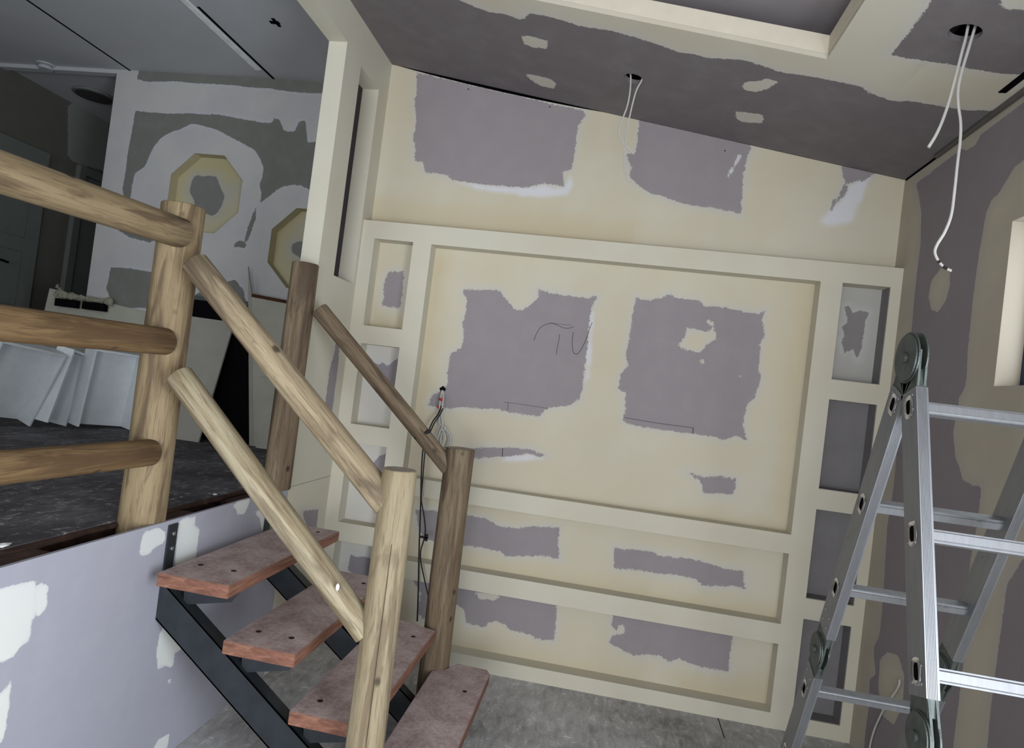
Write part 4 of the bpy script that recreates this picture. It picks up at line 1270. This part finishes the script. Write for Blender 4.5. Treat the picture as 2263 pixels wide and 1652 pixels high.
# cream board with a raw brown edge at the right, and a shorter one before it
cbd = thing('cream_board', 'cream board with a broken brown top edge leaning beside the weathered post', 'panel', (-0.8, 0.7, DZ))
bl = Vector((-0.885, 0.695, DZ + .001))
tl, tr = lean(556, 652, 0.712), lean(640, 668, 0.712)
tr = tl + (tr - tl) * 1.5
br_ = bl + Vector((0.42, 0, 0))
T_ = Vector((0, 0.014, 0))
hexa('board', [bl, br_, tr, tl, bl + T_, br_ + T_, tr + T_, tl + T_], M_CREAMBD, cbd, 0.001)
up_ = Vector((0, 0, 0.012))
hexa('broken_edge', [tl - up_ - T_ * 0.1, tr - up_ - T_ * 0.1, tr + up_, tl + up_, tl - up_ + T_ * 1.1, tr - up_ + T_ * 1.1, tr + up_ + T_, tl + up_ + T_], M_RUSTY, cbd)
s0 = lean(548, 588, 0.715)
wv = Vector((-0.035, 0, 0))
hexa('splintered_edge', [bl + wv, bl, tl, s0, bl + wv + T_, bl + T_, tl + T_, s0 + T_], M_GREYBD, cbd)
q = lean(573, 833, 0.655)
sb_ = Vector((-0.835, 0.635, DZ + .001))
slab('short_board', sb_, sb_ + Vector((0.3, 0, 0)), q + Vector((0.3, 0, 0)), q, 0.018, M_CREAMBD,
     'short cream board leaning in front of the taller cream board by the weathered post', 'panel')


# white drawer boxes propped on end
def tray(bl, br_, tl, depth, label, rim=0.014, name='drawer_box'):
    """open box: bl, br_, tl are corners of its open front; the base lies behind"""
    bl, br_, tl = Vector(bl), Vector(br_), Vector(tl)
    u, v = br_ - bl, tl - bl
    n = u.cross(v).normalized()
    if n.x > 0:
        n = -n
    root = thing(name, label, 'drawer', bl + u * 0.5, 'white drawer boxes standing on end on the upper floor')
    tr = bl + u + v
    un, vn = u.normalized() * rim, v.normalized() * rim

    def quadbox(nm, a, b, c_, d, dep, off=0.0):
        pts = [a + n * off, b + n * off, c_ + n * off, d + n * off]
        hexa(nm, pts + [p + n * dep for p in pts], M_WHITEBD, root, 0.0008)
    quadbox('side_panel', bl, bl + un, tl + un, tl, depth)
    quadbox('side_panel', br_ - un, br_, tr, tr - un, depth)
    quadbox('end_panel', tl + un - vn, tr - un - vn, tr - un, tl + un, depth)
    quadbox('base_panel', bl + un, br_ - un, tr - un, tl + un, 0.014, depth - 0.015)
    a = tl + un * 1.0 + u * 0.12 - vn + n * depth * 0.5
    for s in (0.25, 0.55, 0.8):
        p = tl + u * s - vn * 1.02 + n * depth * 0.5
        cyl('screw_hole', p, p - vn.normalized() * 0.002, 0.0045, M_VOID, root, 10)
    return root


tray((-1.900, 0.251, 0.973), (-1.759, 0.575, 0.954), (-1.852, 0.263, 1.499), 0.128, 'rightmost white drawer box, nearest the tall log post')
tray((-2.000, 0.120, 0.991), (-2.035, 0.315, 0.953), (-1.935, 0.185, 1.478), 0.115, 'narrow white drawer box squeezed between the other two')
tray((-2.147, -0.324, 1.009), (-2.097, 0.100, 0.954), (-1.994, -0.279, 1.490), 0.126, 'leftmost white drawer box, partly cut by the photo edge')

# ceiling fittings of the upper room
p = at(115, 150, 2, UZ)
sd_ = thing('smoke_detector', 'small round white smoke detector on the dark ceiling at the left', 'smoke detector', (p.x, p.y - 0.05, UZ - 0.045))
cyl('base', (p.x, p.y - 0.05, UZ - 0.012), (p.x, p.y - 0.05, UZ - 0.0005), 0.07, M_UPCEIL, sd_, 32)
cyl('cap', (p.x, p.y - 0.05, UZ - 0.04), (p.x, p.y - 0.05, UZ - 0.012), 0.055, M_UPCEIL, sd_, 32, 0.008)
p = at(208, 208, 2, UZ)
vt = thing('ceiling_vent', 'dark round exhaust vent on the ceiling left of the octagon wall', 'vent', (p.x, p.y, UZ - 0.03))
cyl('rim', (p.x, p.y, UZ - 0.02), (p.x, p.y, UZ - 0.0005), 0.16, plain('vent_rim_grey', (0.2, 0.21, 0.2), 0.6), vt, 40, 0.006)
cyl('grille', (p.x, p.y, UZ - 0.026), (p.x, p.y, UZ - 0.02), 0.135, plain('vent_grille_dark', (0.06, 0.055, 0.055), 0.7), vt, 40)

# crumbs of plaster lying on the deck lip
rnd = random.Random(9)
for (x, y, s, lb) in ((20, 1212, 0.016, 'large white plaster crumb on the broken floor edge at the far left'), (385, 1128, 0.014, 'white plaster crumb on the floor edge just right of the tall post'),
                  (356, 1148, 0.010, 'white plaster crumb at the foot of the tall post'), (500, 1098, 0.010, 'small white plaster crumb on the floor edge between the two upper posts')):
    p = at(x, y, 2, DZ)
    p.x = min(p.x, -0.14)
    bm = bmesh.new()
    bmesh.ops.create_icosphere(bm, subdivisions=1, radius=s)
    for v in bm.verts:
        v.co = Vector((v.co.x * rnd.uniform(0.7, 1.5), v.co.y * rnd.uniform(0.7, 1.8), (v.co.z + s) * 0.45))
    tag(link('plaster_crumb', bm_mesh(bm, 'plaster_crumb'), M_CHIP, None, p), lb, 'debris', 'plaster crumbs on the floor edge')
for k in [k for k in ('label', 'category') if k in wr.keys()]:
    del wr[k]
